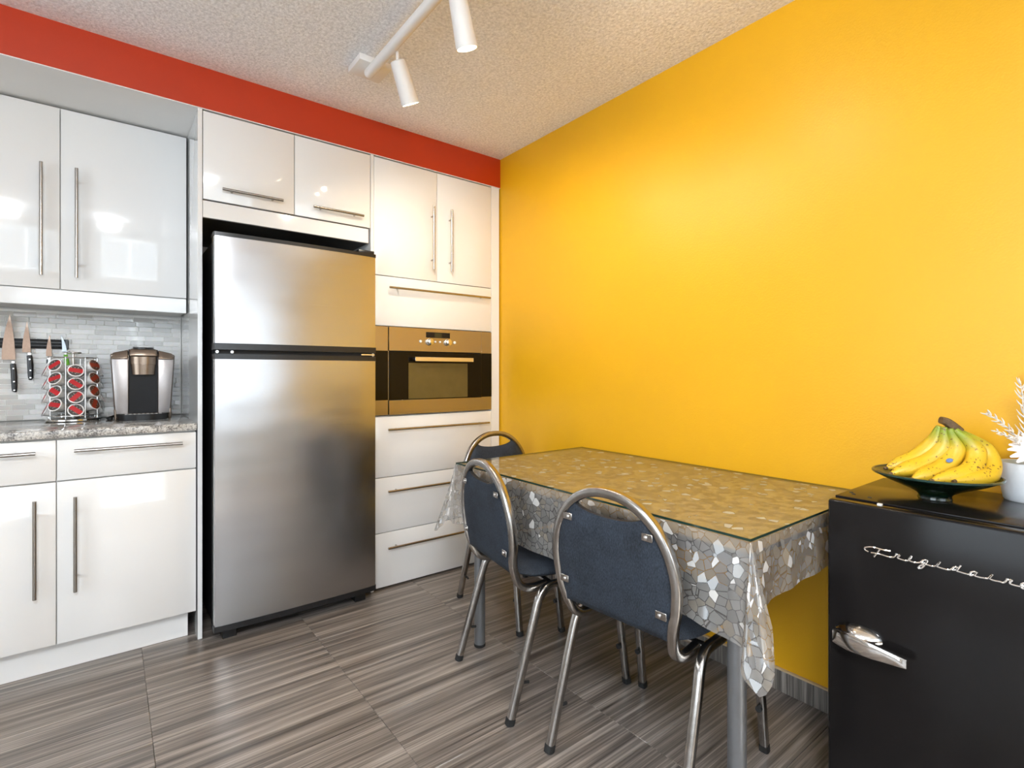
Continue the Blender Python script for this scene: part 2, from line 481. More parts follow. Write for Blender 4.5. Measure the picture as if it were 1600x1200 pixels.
# ------------------------------------------------------------------ mesh helpers
class MB:
    """collects vertices and faces for one mesh"""
    def __init__(s):
        s.v, s.f, s.uv = [], [], None

    def box(s, x0, x1, y0, y1, z0, z1):
        o = len(s.v)
        s.v += [(x0, y0, z0), (x1, y0, z0), (x1, y1, z0), (x0, y1, z0), (x0, y0, z1), (x1, y0, z1), (x1, y1, z1), (x0, y1, z1)]
        s.f += [tuple(o + i for i in q) for q in ((0, 3, 2, 1), (4, 5, 6, 7), (0, 1, 5, 4), (1, 2, 6, 5), (2, 3, 7, 6), (3, 0, 4, 7))]
        return s

    def hull8(s, pts):
        o = len(s.v)
        s.v += [tuple(p) for p in pts]
        s.f += [tuple(o + i for i in q) for q in ((0, 3, 2, 1), (4, 5, 6, 7), (0, 1, 5, 4), (1, 2, 6, 5), (2, 3, 7, 6), (3, 0, 4, 7))]
        return s

    def tube(s, path, r, n=10, sq=0.0, closed=False, up=None):
        """swept section; r a number or a list; sq>0 gives a squarer section"""
        P = [Vector(p) for p in path]
        m = len(P)
        rr = r if isinstance(r, (list, tuple)) else [r] * m
        T = []
        for i in range(m):
            a = P[(i - 1) % m] if (closed or i > 0) else P[i]
            b = P[(i + 1) % m] if (closed or i < m - 1) else P[i]
            T.append((b - a).normalized())
        ref = Vector(up) if up else (Vector((0, 0, 1)) if abs(T[0].z) < 0.9 else Vector((0, 1, 0)))
        nrm = (ref - T[0] * ref.dot(T[0])).normalized()
        o = len(s.v)
        for i in range(m):
            nrm = (nrm - T[i] * nrm.dot(T[i]))
            if nrm.length < 1e-6:
                nrm = T[i].orthogonal()
            nrm.normalize()
            bi = T[i].cross(nrm)
            for k in range(n):
                a = 2 * PI * (k + 0.5) / n
                ca, sa = math.cos(a), math.sin(a)
                if sq:
                    e = 1 - sq
                    ca = math.copysign(abs(ca) ** e, ca); sa = math.copysign(abs(sa) ** e, sa)
                s.v.append(tuple(P[i] + (nrm * ca + bi * sa) * rr[i]))
        for i in range(m if closed else m - 1):
            j = (i + 1) % m
            for k in range(n):
                k2 = (k + 1) % n
                s.f.append((o + i * n + k, o + i * n + k2, o + j * n + k2, o + j * n + k))
        if not closed:
            s.f.append(tuple(o + k for k in reversed(range(n))))
            s.f.append(tuple(o + (m - 1) * n + k for k in range(n)))
        return s

    def lathe(s, prof, n=24, c=(0, 0, 0), caps=True):
        o = len(s.v)
        m = len(prof)
        for (r, z) in prof:
            for k in range(n):
                a = 2 * PI * k / n
                s.v.append((c[0] + r * math.cos(a), c[1] + r * math.sin(a), c[2] + z))
        for i in range(m - 1):
            for k in range(n):
                k2 = (k + 1) % n
                s.f.append((o + i * n + k, o + i * n + k2, o + (i + 1) * n + k2, o + (i + 1) * n + k))
        if caps:
            s.f.append(tuple(o + k for k in reversed(range(n))))
            s.f.append(tuple(o + (m - 1) * n + k for k in range(n)))
        return s

    def grid(s, rows):
        o = len(s.v)
        nr, nc = len(rows), len(rows[0])
        for row in rows:
            s.v += [tuple(p) for p in row]
        for i in range(nr - 1):
            for j in range(nc - 1):
                a = o + i * nc + j
                s.f.append((a, a + 1, a + nc + 1, a + nc))
        return s

    def mesh(s, name, bev=0.0, seg=2, smooth=True, angle=40):
        me = bpy.data.meshes.new(name)
        bm = bmesh.new()
        vs = [bm.verts.new(p) for p in s.v]
        for f in s.f:
            try:
                bm.faces.new([vs[i] for i in f])
            except ValueError:
                pass
        bmesh.ops.recalc_face_normals(bm, faces=bm.faces)
        if bev:
            bmesh.ops.bevel(bm, geom=list(bm.edges), offset=bev, segments=seg, profile=0.5, affect='EDGES', clamp_overlap=True)
        bm.to_mesh(me)
        bm.free()
        if smooth:
            for p in me.polygons:
                p.use_smooth = True
            me.set_sharp_from_angle(angle=math.radians(angle))
        return me

    def build(s, name, mat, parent=None, bev=0.0, seg=2, smooth=True, angle=40, loc=None):
        me = s.mesh(name, bev, seg, smooth, angle)
        return put(name, me, mat, parent, loc)

def put(name, me, mat, parent=None, loc=None):
    if not me.materials:
        me.materials.append(MATS[mat])
    o = bpy.data.objects.new(name, me)
    COL.objects.link(o)
    if parent is not None:
        o.parent = parent
    if loc is not None:
        o.location = loc
    return o

def box(name, mat, b, parent=None, bev=0.0, seg=2):
    return MB().box(*b).build(name, mat, parent, bev, seg)

def tag(o, label=None, cat=None, group=None, kind=None):
    if label: o['label'] = label
    if cat: o['category'] = cat
    if group: o['group'] = group
    if kind: o['kind'] = kind
    return o

def thing(name, label, cat, loc=(0, 0, 0), rz=0.0, group=None):
    o = bpy.data.objects.new(name, None)
    o.empty_display_size = 0.1
    COL.objects.link(o)
    o.location = loc
    o.rotation_euler = (0, 0, rz)
    return tag(o, label, cat, group)

def copy_tree(o, parent=None):
    c = o.copy()
    COL.objects.link(c)
    c.parent = parent
    for ch in list(o.children):
        copy_tree(ch, c)
    return c

def smooth_path(pts, n=8):
    """Catmull-Rom through the points"""
    P = [Vector(p) for p in pts]
    P = [P[0] * 2 - P[1]] + P + [P[-1] * 2 - P[-2]]
    out = []
    for i in range(1, len(P) - 2):
        a, b, c, d = P[i - 1:i + 3]
        for k in range(n):
            t = k / n
            out.append(0.5 * ((2 * b) + (c - a) * t + (2 * a - 5 * b + 4 * c - d) * t * t + (3 * b - a - 3 * c + d) * t ** 3))
    out.append(P[-2])
    return out

# ------------------------------------------------------------------ the setting
XW = 1.898          # yellow wall
YK = 2.56           # front plane of cabinets and bulkhead
YB = 3.20           # kitchen back wall
YF = -2.30          # wall behind the camera
XL = -2.60          # left wall
ZC = 2.44           # ceiling
ZS = 2.262          # underside of the bulkhead

def struct(name, mat, mb, bev=0.0, parent=None):
    o = mb.build(name, mat, parent, bev)
    tag(o, kind='structure')
    return o

floor = struct('floor', 'floor_grout', MB().box(XL, XW, YF, YB, -0.06, -0.003))
tile_me = MB().box(0, 0.5975, 0, 0.3075, -0.012, 0.0).mesh('floor_tile', 0.0012, 1)
GX, GY, TX, TY = 0.106, 2.236, 0.598, 0.3085
xi0, xi1 = -5, 3
for i in range(xi0, xi1):
    for j in range(-15, 4):
        x, y = GX + i * TX, GY + j * TY
        if x + 0.59 > XW + 0.001 or y + 0.30 > YB:
            continue
        o = put('floor_tile', tile_me, 'floor_tile', floor, (x + 0.0012, y + 0.0012, 0))
struct('ceiling', 'ceiling_popcorn', MB().box(XL, XW, YF, YB, ZC, ZC + 0.06))
wr = struct('wall_right', 'yellow_paint', MB().box(XW, XW + 0.1, YF, YB, -0.06, ZC + 0.06))
struct('wall_back', 'white_paint', MB().box(XL, XW, YB, YB + 0.1, -0.06, ZC + 0.06))
# wall behind the camera with its window opening
wx0, wx1, wz0, wz1 = -0.85, 1.45, 0.75, 2.08
struct('wall_front', 'grey_wall', MB().box(XL, wx0, YF - 0.1, YF, -0.06, ZC + 0.06).box(wx1, XW + 0.1, YF - 0.1, YF, -0.06, ZC + 0.06)
       .box(wx0, wx1, YF - 0.1, YF, -0.06, wz0).box(wx0, wx1, YF - 0.1, YF, wz1, ZC + 0.06))
wly0, wly1, wlz0, wlz1 = -1.15, 1.55, 0.5, 2.2
struct('wall_left', 'white_paint', MB().box(XL - 0.1, XL, YF, wly0, -0.06, ZC + 0.06).box(XL - 0.1, XL, wly1, YB, -0.06, ZC + 0.06)
       .box(XL - 0.1, XL, wly0, wly1, -0.06, wlz0).box(XL - 0.1, XL, wly0, wly1, wlz1, ZC + 0.06))

def window(name, axis, a0, a1, z0, z1, at):
    w = 0.05
    def bx(mb, p0, p1, q0, q1, d0, d1):
        return mb.box(p0, p1, at + d0, at + d1, q0, q1) if axis == 'Y' else mb.box(at + d0, at + d1, p0, p1, q0, q1)
    fr = MB()
    for (p0, p1, q0, q1) in ((a0, a0 + w, z0, z1), (a1 - w, a1, z0, z1), (a0 + w, a1 - w, z0, z0 + w), (a0 + w, a1 - w, z1 - w, z1),
                             ((a0 + a1) / 2 - 0.025, (a0 + a1) / 2 + 0.025, z0 + w, z1 - w)):
        bx(fr, p0, p1, q0, q1, -0.085, -0.035)
    o = struct(name, 'window_frame', fr)
    mid = (a0 + a1) / 2
    for (p0, p1) in ((a0 + w, mid - 0.025), (mid + 0.025, a1 - w)):
        bx(MB(), p0, p1, z0 + w, z1 - w, -0.064, -0.058).build('pane', 'pane_glass', o)
window('window_1', 'Y', wx0, wx1, wz0, wz1, YF)
window('window_2', 'X', wly0, wly1, wlz0, wlz1, XL)

# red bulkhead above the cabinets with its white underside
bulk = struct('trim_1', 'red_paint', MB().box(XL, XW, YK, YB, ZS + 0.004, ZC))
MB().box(XL, XW - 0.002, YK + 0.001, YB, ZS, ZS + 0.004).build('underside', 'white_paint', bulk)

# tiled baseboard on the yellow wall
bb = struct('baseboard_right', 'floor_grout', MB().box(XW - 0.008, XW, YF, YK, 0, 0.078))
bt_me = MB().box(-0.011, -0.001, 0.0, 0.596, 0.0005, 0.0745).mesh('baseboard_tile', 0.001, 1)
y = YK - 0.60
while y > YF:
    put('baseboard_tile', bt_me, 'base_tile', bb, (XW, y, 0))
    y -= 0.598
MB().box(XW - 0.013, XW, YF, YK, 0.0755, 0.082).build('trim_strip', 'trim_tan', bb, 0.0015, 1)

# glass mosaic backsplash
bs = struct('backsplash', 'grout', MB().box(-1.53, 0.296, YB - 0.0122, YB, 0.921, 1.418))
RH, TW = 0.0232, 0.0775
mos = {}
rest = MB()
row = 0
z = 0.9225
while z + RH < 1.421:
    x = 0.294 + rnd.uniform(0, TW)
    while x > -1.50:
        wdt = TW * rnd.choice((0.72, 0.86, 1.0, 1.0, 1.0, 1.14))
        x1 = min(x, 0.294)
        x0 = x - wdt
        if x1 - x0 > 0.012 and x0 > -1.52:
            if x0 > -0.44:
                key = round(x1 - x0, 4)
                if key not in mos:
                    mos[key] = MB().box(0, key - 0.002, -0.006, 0, 0, RH - 0.0021).mesh('mosaic_tile', 0.0007, 1)
                o = put('mosaic_tile', mos[key], 'mosaic', bs, (x0, YB - 0.0075 - rnd.uniform(0, 0.0008), z))
                o.rotation_euler = (rnd.uniform(-0.012, 0.012), 0, rnd.uniform(-0.008, 0.008))
            else:
                rest.box(x0, x1 - 0.002, YB - 0.014, YB - 0.008, z, z + RH - 0.0021)
        x = x0
    z += RH
    row += 1
r_ = rest.build('mosaic_field', 'mosaic', bs)
tag(r_, kind='stuff')

# ------------------------------------------------------------------ cabinets
def bar_handle(parent, axis, a0, a1, b, yfront, loc_off=(0, 0, 0)):
    """bar pull on a -Y facing front; axis 'X' runs from a0 to a1 at height b, axis 'Z' at x=b"""
    yc = yfront - 0.030
    mb = MB()
    post = 0.055 if (a1 - a0) > 0.3 else 0.040
    if axis == 'X':
        mb.tube([(a0, yc, b), (a1, yc, b)], 0.0062, 12)
        for a in (a0 + post, a1 - post):
            mb.tube([(a, yc, b), (a, yfront + 0.001, b)], 0.0045, 8)
    else:
        mb.tube([(b, yc, a0), (b, yc, a1)], 0.0062, 12)
        for a in (a0 + post, a1 - post):
            mb.tube([(b, yc, a), (b, yfront + 0.001, a)], 0.0045, 8)
    return mb.build('handle', 'nickel', parent)

def front(name, parent, x0, x1, z0, z1, yf, th=0.019, g=0.0015, mat='gloss_white'):
    return MB().box(x0 + g, x1 - g, yf, yf + th, z0 + g, z1 - g).build(name, mat, parent, 0.0012, 2)

# base cabinet (two drawers over two doors)
YD = 2.575
def base_cabinet(x0, x1, label):
    t = thing('base_cabinet', label, 'cabinet', ((x0 + x1) / 2, YB - 0.31, 0))
    ox, oy = t.location.x, t.location.y
    t.location = (0, 0, 0)
    box('body', 'carcass_white', (x0 + 0.002, x1 - 0.002, YD + 0.020, YB - 0.001, 0.116, 0.888), t)
    box('toe_kick', 'gloss_white', (x0 + 0.002, x1 - (0.026 if x1 > 0 else 0.002), YD + 0.055, YD + 0.071, 0.001, 0.114), t)
    mid = (x0 + x1) / 2 + (0.0 if x1 < 0 else 0.004)
    for (a, b, side) in ((x0, mid, 0), (mid, x1, 1)):
        d = front('drawer', t, a, b, 0.729, 0.884, YD)
        c = (a + b) / 2
        bar_handle(d, 'X', c - 0.173, c + 0.173, 0.841, YD)
        d = front('door', t, a, b, 0.118, 0.727, YD)
        hx = b - 0.058 if side == 0 else a + 0.055
        bar_handle(d, 'Z', 0.311, 0.668, hx, YD)
    return t
base_cabinet(-0.612, 0.295, 'glossy white base cabinet with two drawers and two doors under the granite counter')

cnt = MB().box(-1.53, 0.2965, 2.560, YB - 0.001, 0.890, 0.920).build('countertop', 'granite', None, 0.004, 3)
tag(cnt, 'speckled grey granite countertop above the white base cabinet', 'countertop')

YU = 2.90
def upper_cabinet(x0, x1, label):
    t = thing('upper_cabinet', label, 'cabinet')
    box('body', 'carcass_white', (x0 + 0.002, x1 - 0.002, YU + 0.020, YB - 0.001, 1.425, ZS - 0.004), t)
    mid = (x0 + x1) / 2 - 0.0015
    for (a, b, side) in ((x0, mid, 0), (mid, x1, 1)):
        d = front('door', t, a, b, 1.486, ZS - 0.010, YU)
        hx = b - 0.058 if side == 0 else a + 0.054
        bar_handle(d, 'Z', 1.537, 2.002, hx, YU)
    MB().box(x0 + 0.002, x1 - 0.002, YU + 0.001, YU + 0.019, 1.417, 1.484).build('light_rail', 'gloss_white', t, 0.001, 1)
    return t
upper_cabinet(-0.614, 0.293, 'glossy white wall cabinet with two tall doors hanging above the mosaic backsplash')

# tall side panel between counter run and refrigerator
sp = box('cabinet_side_panel', 'gloss_white', (0.298, 0.3155, YK, YB - 0.001, 0.0, ZS - 0.001), None, 0.001, 1)
tag(sp, 'tall narrow white end panel between the granite counter and the refrigerator', 'panel')

# cabinet over the refrigerator
t = thing('over_fridge_cabinet', 'glossy white two door cabinet above the steel refrigerator', 'cabinet')
box('body', 'carcass_dark', (0.3165, 1.062, YK + 0.021, YB - 0.001, 1.806, ZS - 0.003), t)
for (a, b, h0, h1) in ((0.3165, 0.691, 0.387, 0.634), (0.691, 1.0655, 0.770, 1.018)):
    d = front('door', t, a, b, 1.878, ZS - 0.006, YK)
    bar_handle(d, 'X', h0, h1, 1.927, YK)
MB().box(0.317, 1.055, YK + 0.003, YK + 0.020, 1.801, 1.873).build('filler_board', 'gloss_white', t, 0.001, 1)

# tall oven cabinet, right up to the yellow wall
t = thing('oven_cabinet', 'tall glossy white cabinet with doors above and drawers below the built in oven', 'cabinet')
OX0, OX1 = 1.083, 1.829
box('side_panel', 'gloss_white', (1.067, 1.0825, YK, YB - 0.001, 0.0, ZS - 0.001), t, 0.001, 1)
box('filler_panel', 'gloss_white', (1.830, XW - 0.009, YK, YK + 0.60, 0.0, ZS - 0.001), t, 0.001, 1)
box('body', 'carcass_white', (OX0 + 0.001, OX1, YK + 0.021, YB - 0.001, 1.382, ZS - 0.003), t)
box('lower_body', 'carcass_white', (OX0 + 0.001, OX1, YK + 0.021, YB - 0.001, 0.012, 0.906), t)
box('back_panel', 'carcass_dark', (OX0 + 0.001, OX1, YB - 0.02, YB - 0.001, 0.906, 1.382), t)
for (a, b, hx) in ((OX0, 1.456, 1.420), (1.456, OX1, 1.535)):
    d = front('door', t, a, b, 1.644, ZS - 0.006, YK)
    bar_handle(d, 'Z', 1.704, 2.056, hx, YK)
d = front('flap_door', t, OX0, OX1, 1.380, 1.643, YK)
bar_handle(d, 'X', 1.157, 1.803, 1.581, YK)
for (z0, z1, hz) in ((0.585, 0.904, 0.836), (0.2955, 0.584, 0.513), (0.010, 0.2945, 0.217)):
    d = front('drawer', t, OX0, OX1, z0, z1, YK)
    bar_handle(d, 'X', 1.150, 1.795, hz, YK)

# built-in oven
t = thing('built_in_oven', 'steel and black glass built in oven with two knobs between white cabinet doors', 'oven')
yo = YK - 0.006
Z0, Z1 = 0.911, 1.3775
box('housing', 'carcass_dark', (1.10, 1.815, YK + 0.020, YB - 0.08, Z0 + 0.004, Z1 - 0.004), t)
for (a, b) in ((1.0845, 1.1605), (1.7535, 1.8285)):
    s_ = box('side_trim', 'oven_steel', (a, b, yo + 0.002, YK + 0.02, Z0, Z1), t, 0.001, 1)
    box('black_inset', 'oven_glass', (a + 0.0005, b - 0.0005, yo + 0.0006, yo + 0.0025, 0.990, 1.2495), s_)
    e_ = (1.1605, 1.1625) if a < 1.3 else (1.7515, 1.7535)
    box('edge_strip', 'chrome', (e_[0], e_[1], yo + 0.001, YK + 0.01, 0.990, 1.2495), s_)
box('control_panel', 'oven_steel', (1.1632, 1.751, yo - 0.002, YK + 0.02, 1.2505, Z1), t, 0.001, 1)
dd = box('door', 'oven_glass', (1.1632, 1.751, yo - 0.004, YK + 0.018, 0.9895, 1.246), t, 0.0015, 1)
box('window', 'oven_window', (1.275, 1.652, yo - 0.0048, yo - 0.0035, 0.993, 1.187), dd)
hb = MB().box(1.295, 1.668, yo - 0.045, yo - 0.033, 1.196, 1.219)
for x in (1.305, 1.648):
    hb.box(x, x + 0.012, yo - 0.034, yo - 0.004, 1.201, 1.214)
hb.build('handle', 'chrome', dd, 0.001, 1)
box('lower_rail', 'oven_steel', (1.1632, 1.751, yo - 0.004, YK + 0.02, Z0, 0.9885), t, 0.001, 1)
dp = box('display', 'black_gloss', (1.382, 1.534, yo - 0.0035, yo - 0.0018, 1.328, 1.359), t)
box('screen', 'display', (1.435, 1.480, yo - 0.0041, yo - 0.0033, 1.331, 1.356), dp)

def along_y(mb, x, z, prof, n=20):
    """lathe whose axis points to -Y: prof = [(r, out)]"""
    o = len(mb.v)
    mb.lathe([(r, d) for r, d in prof], n)
    for i in range(o, len(mb.v)):
        a, b, c = mb.v[i]
        mb.v[i] = (x + a, yo - 0.002 - c, z + b)
    return mb
for x in (1.404, 1.520):
    along_y(MB(), x, 1.305, [(0.021, 0), (0.021, 0.004), (0.018, 0.006), (0.017, 0.020), (0.013, 0.023)]).build('knob', 'chrome', t)
for (x, r) in ((1.348, 0.008), (1.565, 0.008), (1.440, 0.0055), (1.470, 0.0055)):
    along_y(MB(), x, 1.306, [(r, 0), (r, 0.004), (r * 0.7, 0.006)], 12).build('button', 'white_plastic', t)

# ------------------------------------------------------------------ refrigerator
FX0, FX1, FY = 0.346, 1.054, 2.462
t = thing('refrigerator', 'stainless steel top freezer refrigerator with black sides', 'refrigerator', (0, 0, 0))
box('body', 'black_matte', (FX0 + 0.006, FX1 - 0.006, FY + 0.085, YB - 0.03, 0.055, 1.700), t, 0.004, 2)

def fridge_door(name, z0, z1):
    # steel front gently bowed, black top/bottom caps are separate parts
    nseg = 16
    rows = []
    xs = [FX0 + (FX1 - FX0) * i / nseg for i in range(nseg + 1)]
    mb = MB()
    ring = []
    for x in xs:
        k = (x - FX0) / (FX1 - FX0) * 2 - 1
        ring.append((x, FY - 0.010 * (1 - k * k)))
    pts = [(FX0 + 0.001, FY + 0.075)] + [(FX0, FY + 0.012), (FX0 + 0.003, FY + 0.003)] + ring[1:-1] + [(FX1 - 0.003, FY + 0.003), (FX1, FY + 0.012), (FX1 - 0.001, FY + 0.075)]
    n = len(pts)
    for zz in (z0, z1):
        mb.v += [(p[0], p[1], zz) for p in pts]
    for i in range(n):
        j = (i + 1) % n
        mb.f.append((i, j, n + j, n + i))
    mb.f.append(tuple(range(n)))
    mb.f.append(tuple(range(n, 2 * n)))
    return mb.build(name, 'fridge_steel', t, 0, angle=30), pts

def cap(parent, name, pts, z0, z1, mat='black_plastic', grow=0.002, bev=0.003):
    mb = MB()
    cxm, cym = (FX0 + FX1) / 2, FY + 0.04
    n = len(pts)
    for zz in (z0, z1):
        mb.v += [(p[0] + math.copysign(grow, p[0] - cxm), p[1] + math.copysign(grow, p[1] - cym), zz) for p in pts]
    for i in range(n):
        j = (i + 1) % n
        mb.f.append((i, j, n + j, n + i))
    mb.f.append(tuple(range(n)))
    mb.f.append(tuple(range(n, 2 * n)))
    return mb.build(name, mat, parent, 0)

fd, pts = fridge_door('freezer_door', 1.259, 1.708)
cap(fd, 'top_cap', pts, 1.708, 1.724)
cap(fd, 'grip_rail', pts, 1.232, 1.259, 'black_plastic')
rd, pts = fridge_door('fresh_food_door', 0.075, 1.192)
cap(rd, 'grip_rail', pts, 1.192, 1.214, 'black_plastic')
cap(rd, 'bottom_cap', pts, 0.050, 0.075, 'black_plastic')
box('gap_gasket', 'rubber', (FX0 + 0.012, FX1 - 0.012, FY + 0.022, FY + 0.09, 1.212, 1.234), t)
box('centre_hinge', 'chrome', (FX1 - 0.075, FX1 - 0.006, FY + 0.004, FY + 0.03, 1.219, 1.227), t, 0.001, 1)
for x in (FX0 + 0.012, FX0 + 0.068):
    along = MB().lathe([(0.006, 0), (0.006, 0.006)], 10)
    along.v = [(x + a, FY + 0.016 - c, 1.223 + b) for a, b, c in along.v]
    along.build('rivet', 'chrome', t)
MB().box(FX1 - 0.085, FX1 - 0.004, FY + 0.010, FY + 0.12, 1.7245, 1.742).build('hinge_cover', 'black_plastic', t, 0.005, 2)
for x in (FX0 + 0.035, FX1 - 0.095):
    MB().box(x, x + 0.055, FY + 0.035, FY + 0.10, 0.0, 0.056).build('foot', 'black_plastic', t, 0.003, 1)
box('grille', 'black_matte', (FX0 + 0.02, FX1 - 0.02, FY + 0.088, FY + 0.10, 0.012, 0.056), t)

# ------------------------------------------------------------------ dining table, cloth and glass
TX0, TX1, TY0, TY1, TZ = 1.150, 1.884, 0.600, 1.852, 0.750
t = thing('dining_table', 'rectangular table on round grey metal legs under a clear vinyl cloth', 'table')
MB().box(TX0, TX1, TY0, TY1, TZ - 0.028, TZ).build('table_top', 'table_wood', t, 0.004, 2)
ap = MB()
for (a, b, c, d) in ((TX0 + .06, TX1 - .06, TY0 + .055, TY0 + .08), (TX0 + .06, TX1 - .06, TY1 - .08, TY1 - .055),
                     (TX0 + .055, TX0 + .08, TY0 + .08, TY1 - .08), (TX1 - .08, TX1 - .055, TY0 + .08, TY1 - .08)):
    ap.box(a, b, c, d, TZ - 0.078, TZ - 0.028)
ap.build('apron', 'grey_leg', t)
for x in (TX0 + 0.067, TX1 - 0.067):
    for y in (TY0 + 0.067, TY1 - 0.067):
        lg = MB().lathe([(0.0225, 0.012), (0.0225, TZ - 0.028)], 20, (x, y, 0)).build('leg', 'grey_leg', t)
        MB().lathe([(0.020, 0.0), (0.0235, 0.003), (0.0235, 0.013)], 20, (x, y, 0)).build('foot_cap', 'rubber', lg)

def tablecloth():
    zt = TZ + 0.002
    cx_, cy_ = 0.022, 0.022
    x0, x1, y0, y1 = TX0 - 0.004, TX1 + 0.004, TY0 - 0.004, TY1 + 0.004
    # perimeter samples: position, outward normal, drop, flare, wave
    per = []
    def side(p, q, n, drop, m, wav, ph):
        for i in range(m):
            s = i / m
            e = min(s, 1 - s)
            P = (p[0] + (q[0] - p[0]) * s, p[1] + (q[1] - p[1]) * s)
            near = max(0.0, 1 - e * m / 10.0)      # towards a corner
            per.append((P, n, drop * (1 + 0.10 * near), 0.004 + wav * (0.5 + 0.5 * math.sin(ph + s * m * 0.55)) * (0.35 + 0.65 * abs(2 * s - 1))))
    def corner(c, n0, n1, d0, d1, tip, fl, m=14):
        # the spare cloth of the corner folds into one hanging cone
        for i in range(m + 1):
            s = i / m
            a = s * PI / 2
            n = (n0[0] * math.cos(a) + n1[0] * math.sin(a), n0[1] * math.cos(a) + n1[1] * math.sin(a))
            pk = max(0.0, 1 - abs(s - 0.45) / 0.55)
            drop = (d0 * (1 - s) + d1 * s) + tip * pk ** 0.8
            flare = 0.022 + fl * math.sin(PI * s) ** 0.7 + 0.007 * math.sin(s * 14.0)
            per.append((c, n, drop, flare))
    F, E, E2, W = 0.222, 0.142, 0.165, 0.16
    # counter-clockwise seen from above, starting on the front (-X) side at the far corner
    side((x0, y1), (x0, y0), (-1, 0), F, 90, 0.011, 0.4)
    corner((x0, y0), (-1, 0), (0, -1), F, E, 0.112, 0.066)
    side((x0, y0), (x1, y0), (0, -1), E, 56, 0.012, 1.0)
    corner((x1, y0), (0, -1), (1, 0), E, 0.12, 0.03, -0.006)
    side((x1, y0), (x1, y1), (1, 0), 0.12, 40, 0.0, 0.0)
    corner((x1, y1), (1, 0), (0, 1), 0.12, E2, 0.03, -0.006)
    side((x1, y1), (x0, y1), (0, 1), E2, 56, 0.014, 2.2)
    corner((x0, y1), (0, 1), (-1, 0), E2, F, 0.095, 0.060)
    nv = 16
    mb = MB()
    uv = []
    npz = len(per)
    acc = 0.0
    ul = []
    for i in range(npz):
        if i:
            a, b = per[i - 1], per[i]
            acc += math.hypot(a[0][0] - b[0][0], a[0][1] - b[0][1]) + 0.5 * math.hypot(a[1][0] - b[1][0], a[1][1] - b[1][1]) * 0.2
        ul.append(acc)
    for i, (P, n, drop, fl) in enumerate(per):
        wall = n[0] > 0.3
        for k in range(nv + 1):
            v = k / nv
            out = 0.004 + (fl * v ** 1.15 if not wall else 0.002)
            if wall:
                out = min(out, 0.006)
            z = zt - drop * v
            x = P[0] + n[0] * out
            if x > XW - 0.004:
                x = XW - 0.004
            mb.v.append((x, P[1] + n[1] * out, z))
            uv.append((ul[i] + 5, drop * v))
    for i in range(npz):
        j = (i + 1) % npz
        for k in range(nv):
            a, b = i * (nv + 1) + k, j * (nv + 1) + k
            mb.f.append((a, b, b + 1, a + 1))
    # the flat top
    o = len(mb.v)
    nx, ny = 20, 34
    for j in range(ny + 1):
        for i in range(nx + 1):
            x, y = x0 - 0.004 + (x1 - x0 + 0.008) * i / nx, y0 - 0.004 + (y1 - y0 + 0.008) * j / ny
            mb.v.append((min(x, XW - 0.004), y, zt))
            uv.append((x, y + 9))
    for j in range(ny):
        for i in range(nx):
            a = o + j * (nx + 1) + i
            mb.f.append((a, a + 1, a + nx + 2, a + nx + 1))
    me = bpy.data.meshes.new('tablecloth')
    me.from_pydata(mb.v, [], mb.f)
    ly = me.uv_layers.new(name='UVMap')
    for li, l in enumerate(me.loops):
        ly.data[li].uv = uv[l.vertex_index]
    for p in me.polygons:
        p.use_smooth = True
    me.set_sharp_from_angle(angle=math.radians(50))
    o = put('tablecloth', me, 'vinyl')
    tag(o, 'clear vinyl tablecloth with a shard mosaic pattern hanging over the table edges', 'tablecloth')
tablecloth()

g = thing('glass_table_cover', 'clear glass sheet with dark green edge lying on the patterned vinyl cloth', 'glass sheet', (0, 0, 0))
gz = TZ + 0.0035
MB().box(1.1465, 1.888, 0.5965, 1.8555, gz, gz + 0.006).build('sheet', 'sheet_glass', g, 0.0)
ed = MB()
for (a, b, c, d) in ((1.1450, 1.1464, 0.595, 1.857), (1.8881, 1.8895, 0.595, 1.857), (1.1464, 1.8881, 0.595, 0.5964), (1.1464, 1.8881, 1.8556, 1.857)):
    ed.box(a, b, c, d, gz, gz + 0.006)
ed.build('polished_edge', 'glass_edge', g)

# ------------------------------------------------------------------ stacking chairs (local: faces +X, origin on the floor)
def hoop_hw(z):
    if z >= 0.60:
        q = min(1.0, (z - 0.60) / 0.215)
        return 0.198 * math.sqrt(max(0.0, 1 - q ** 2.2))
    return 0.198 - 0.030 * ((0.60 - z) / 0.18) ** 1.3

def hoop_x(z):
    return -0.215 - 0.035 * (z - 0.45) / 0.37

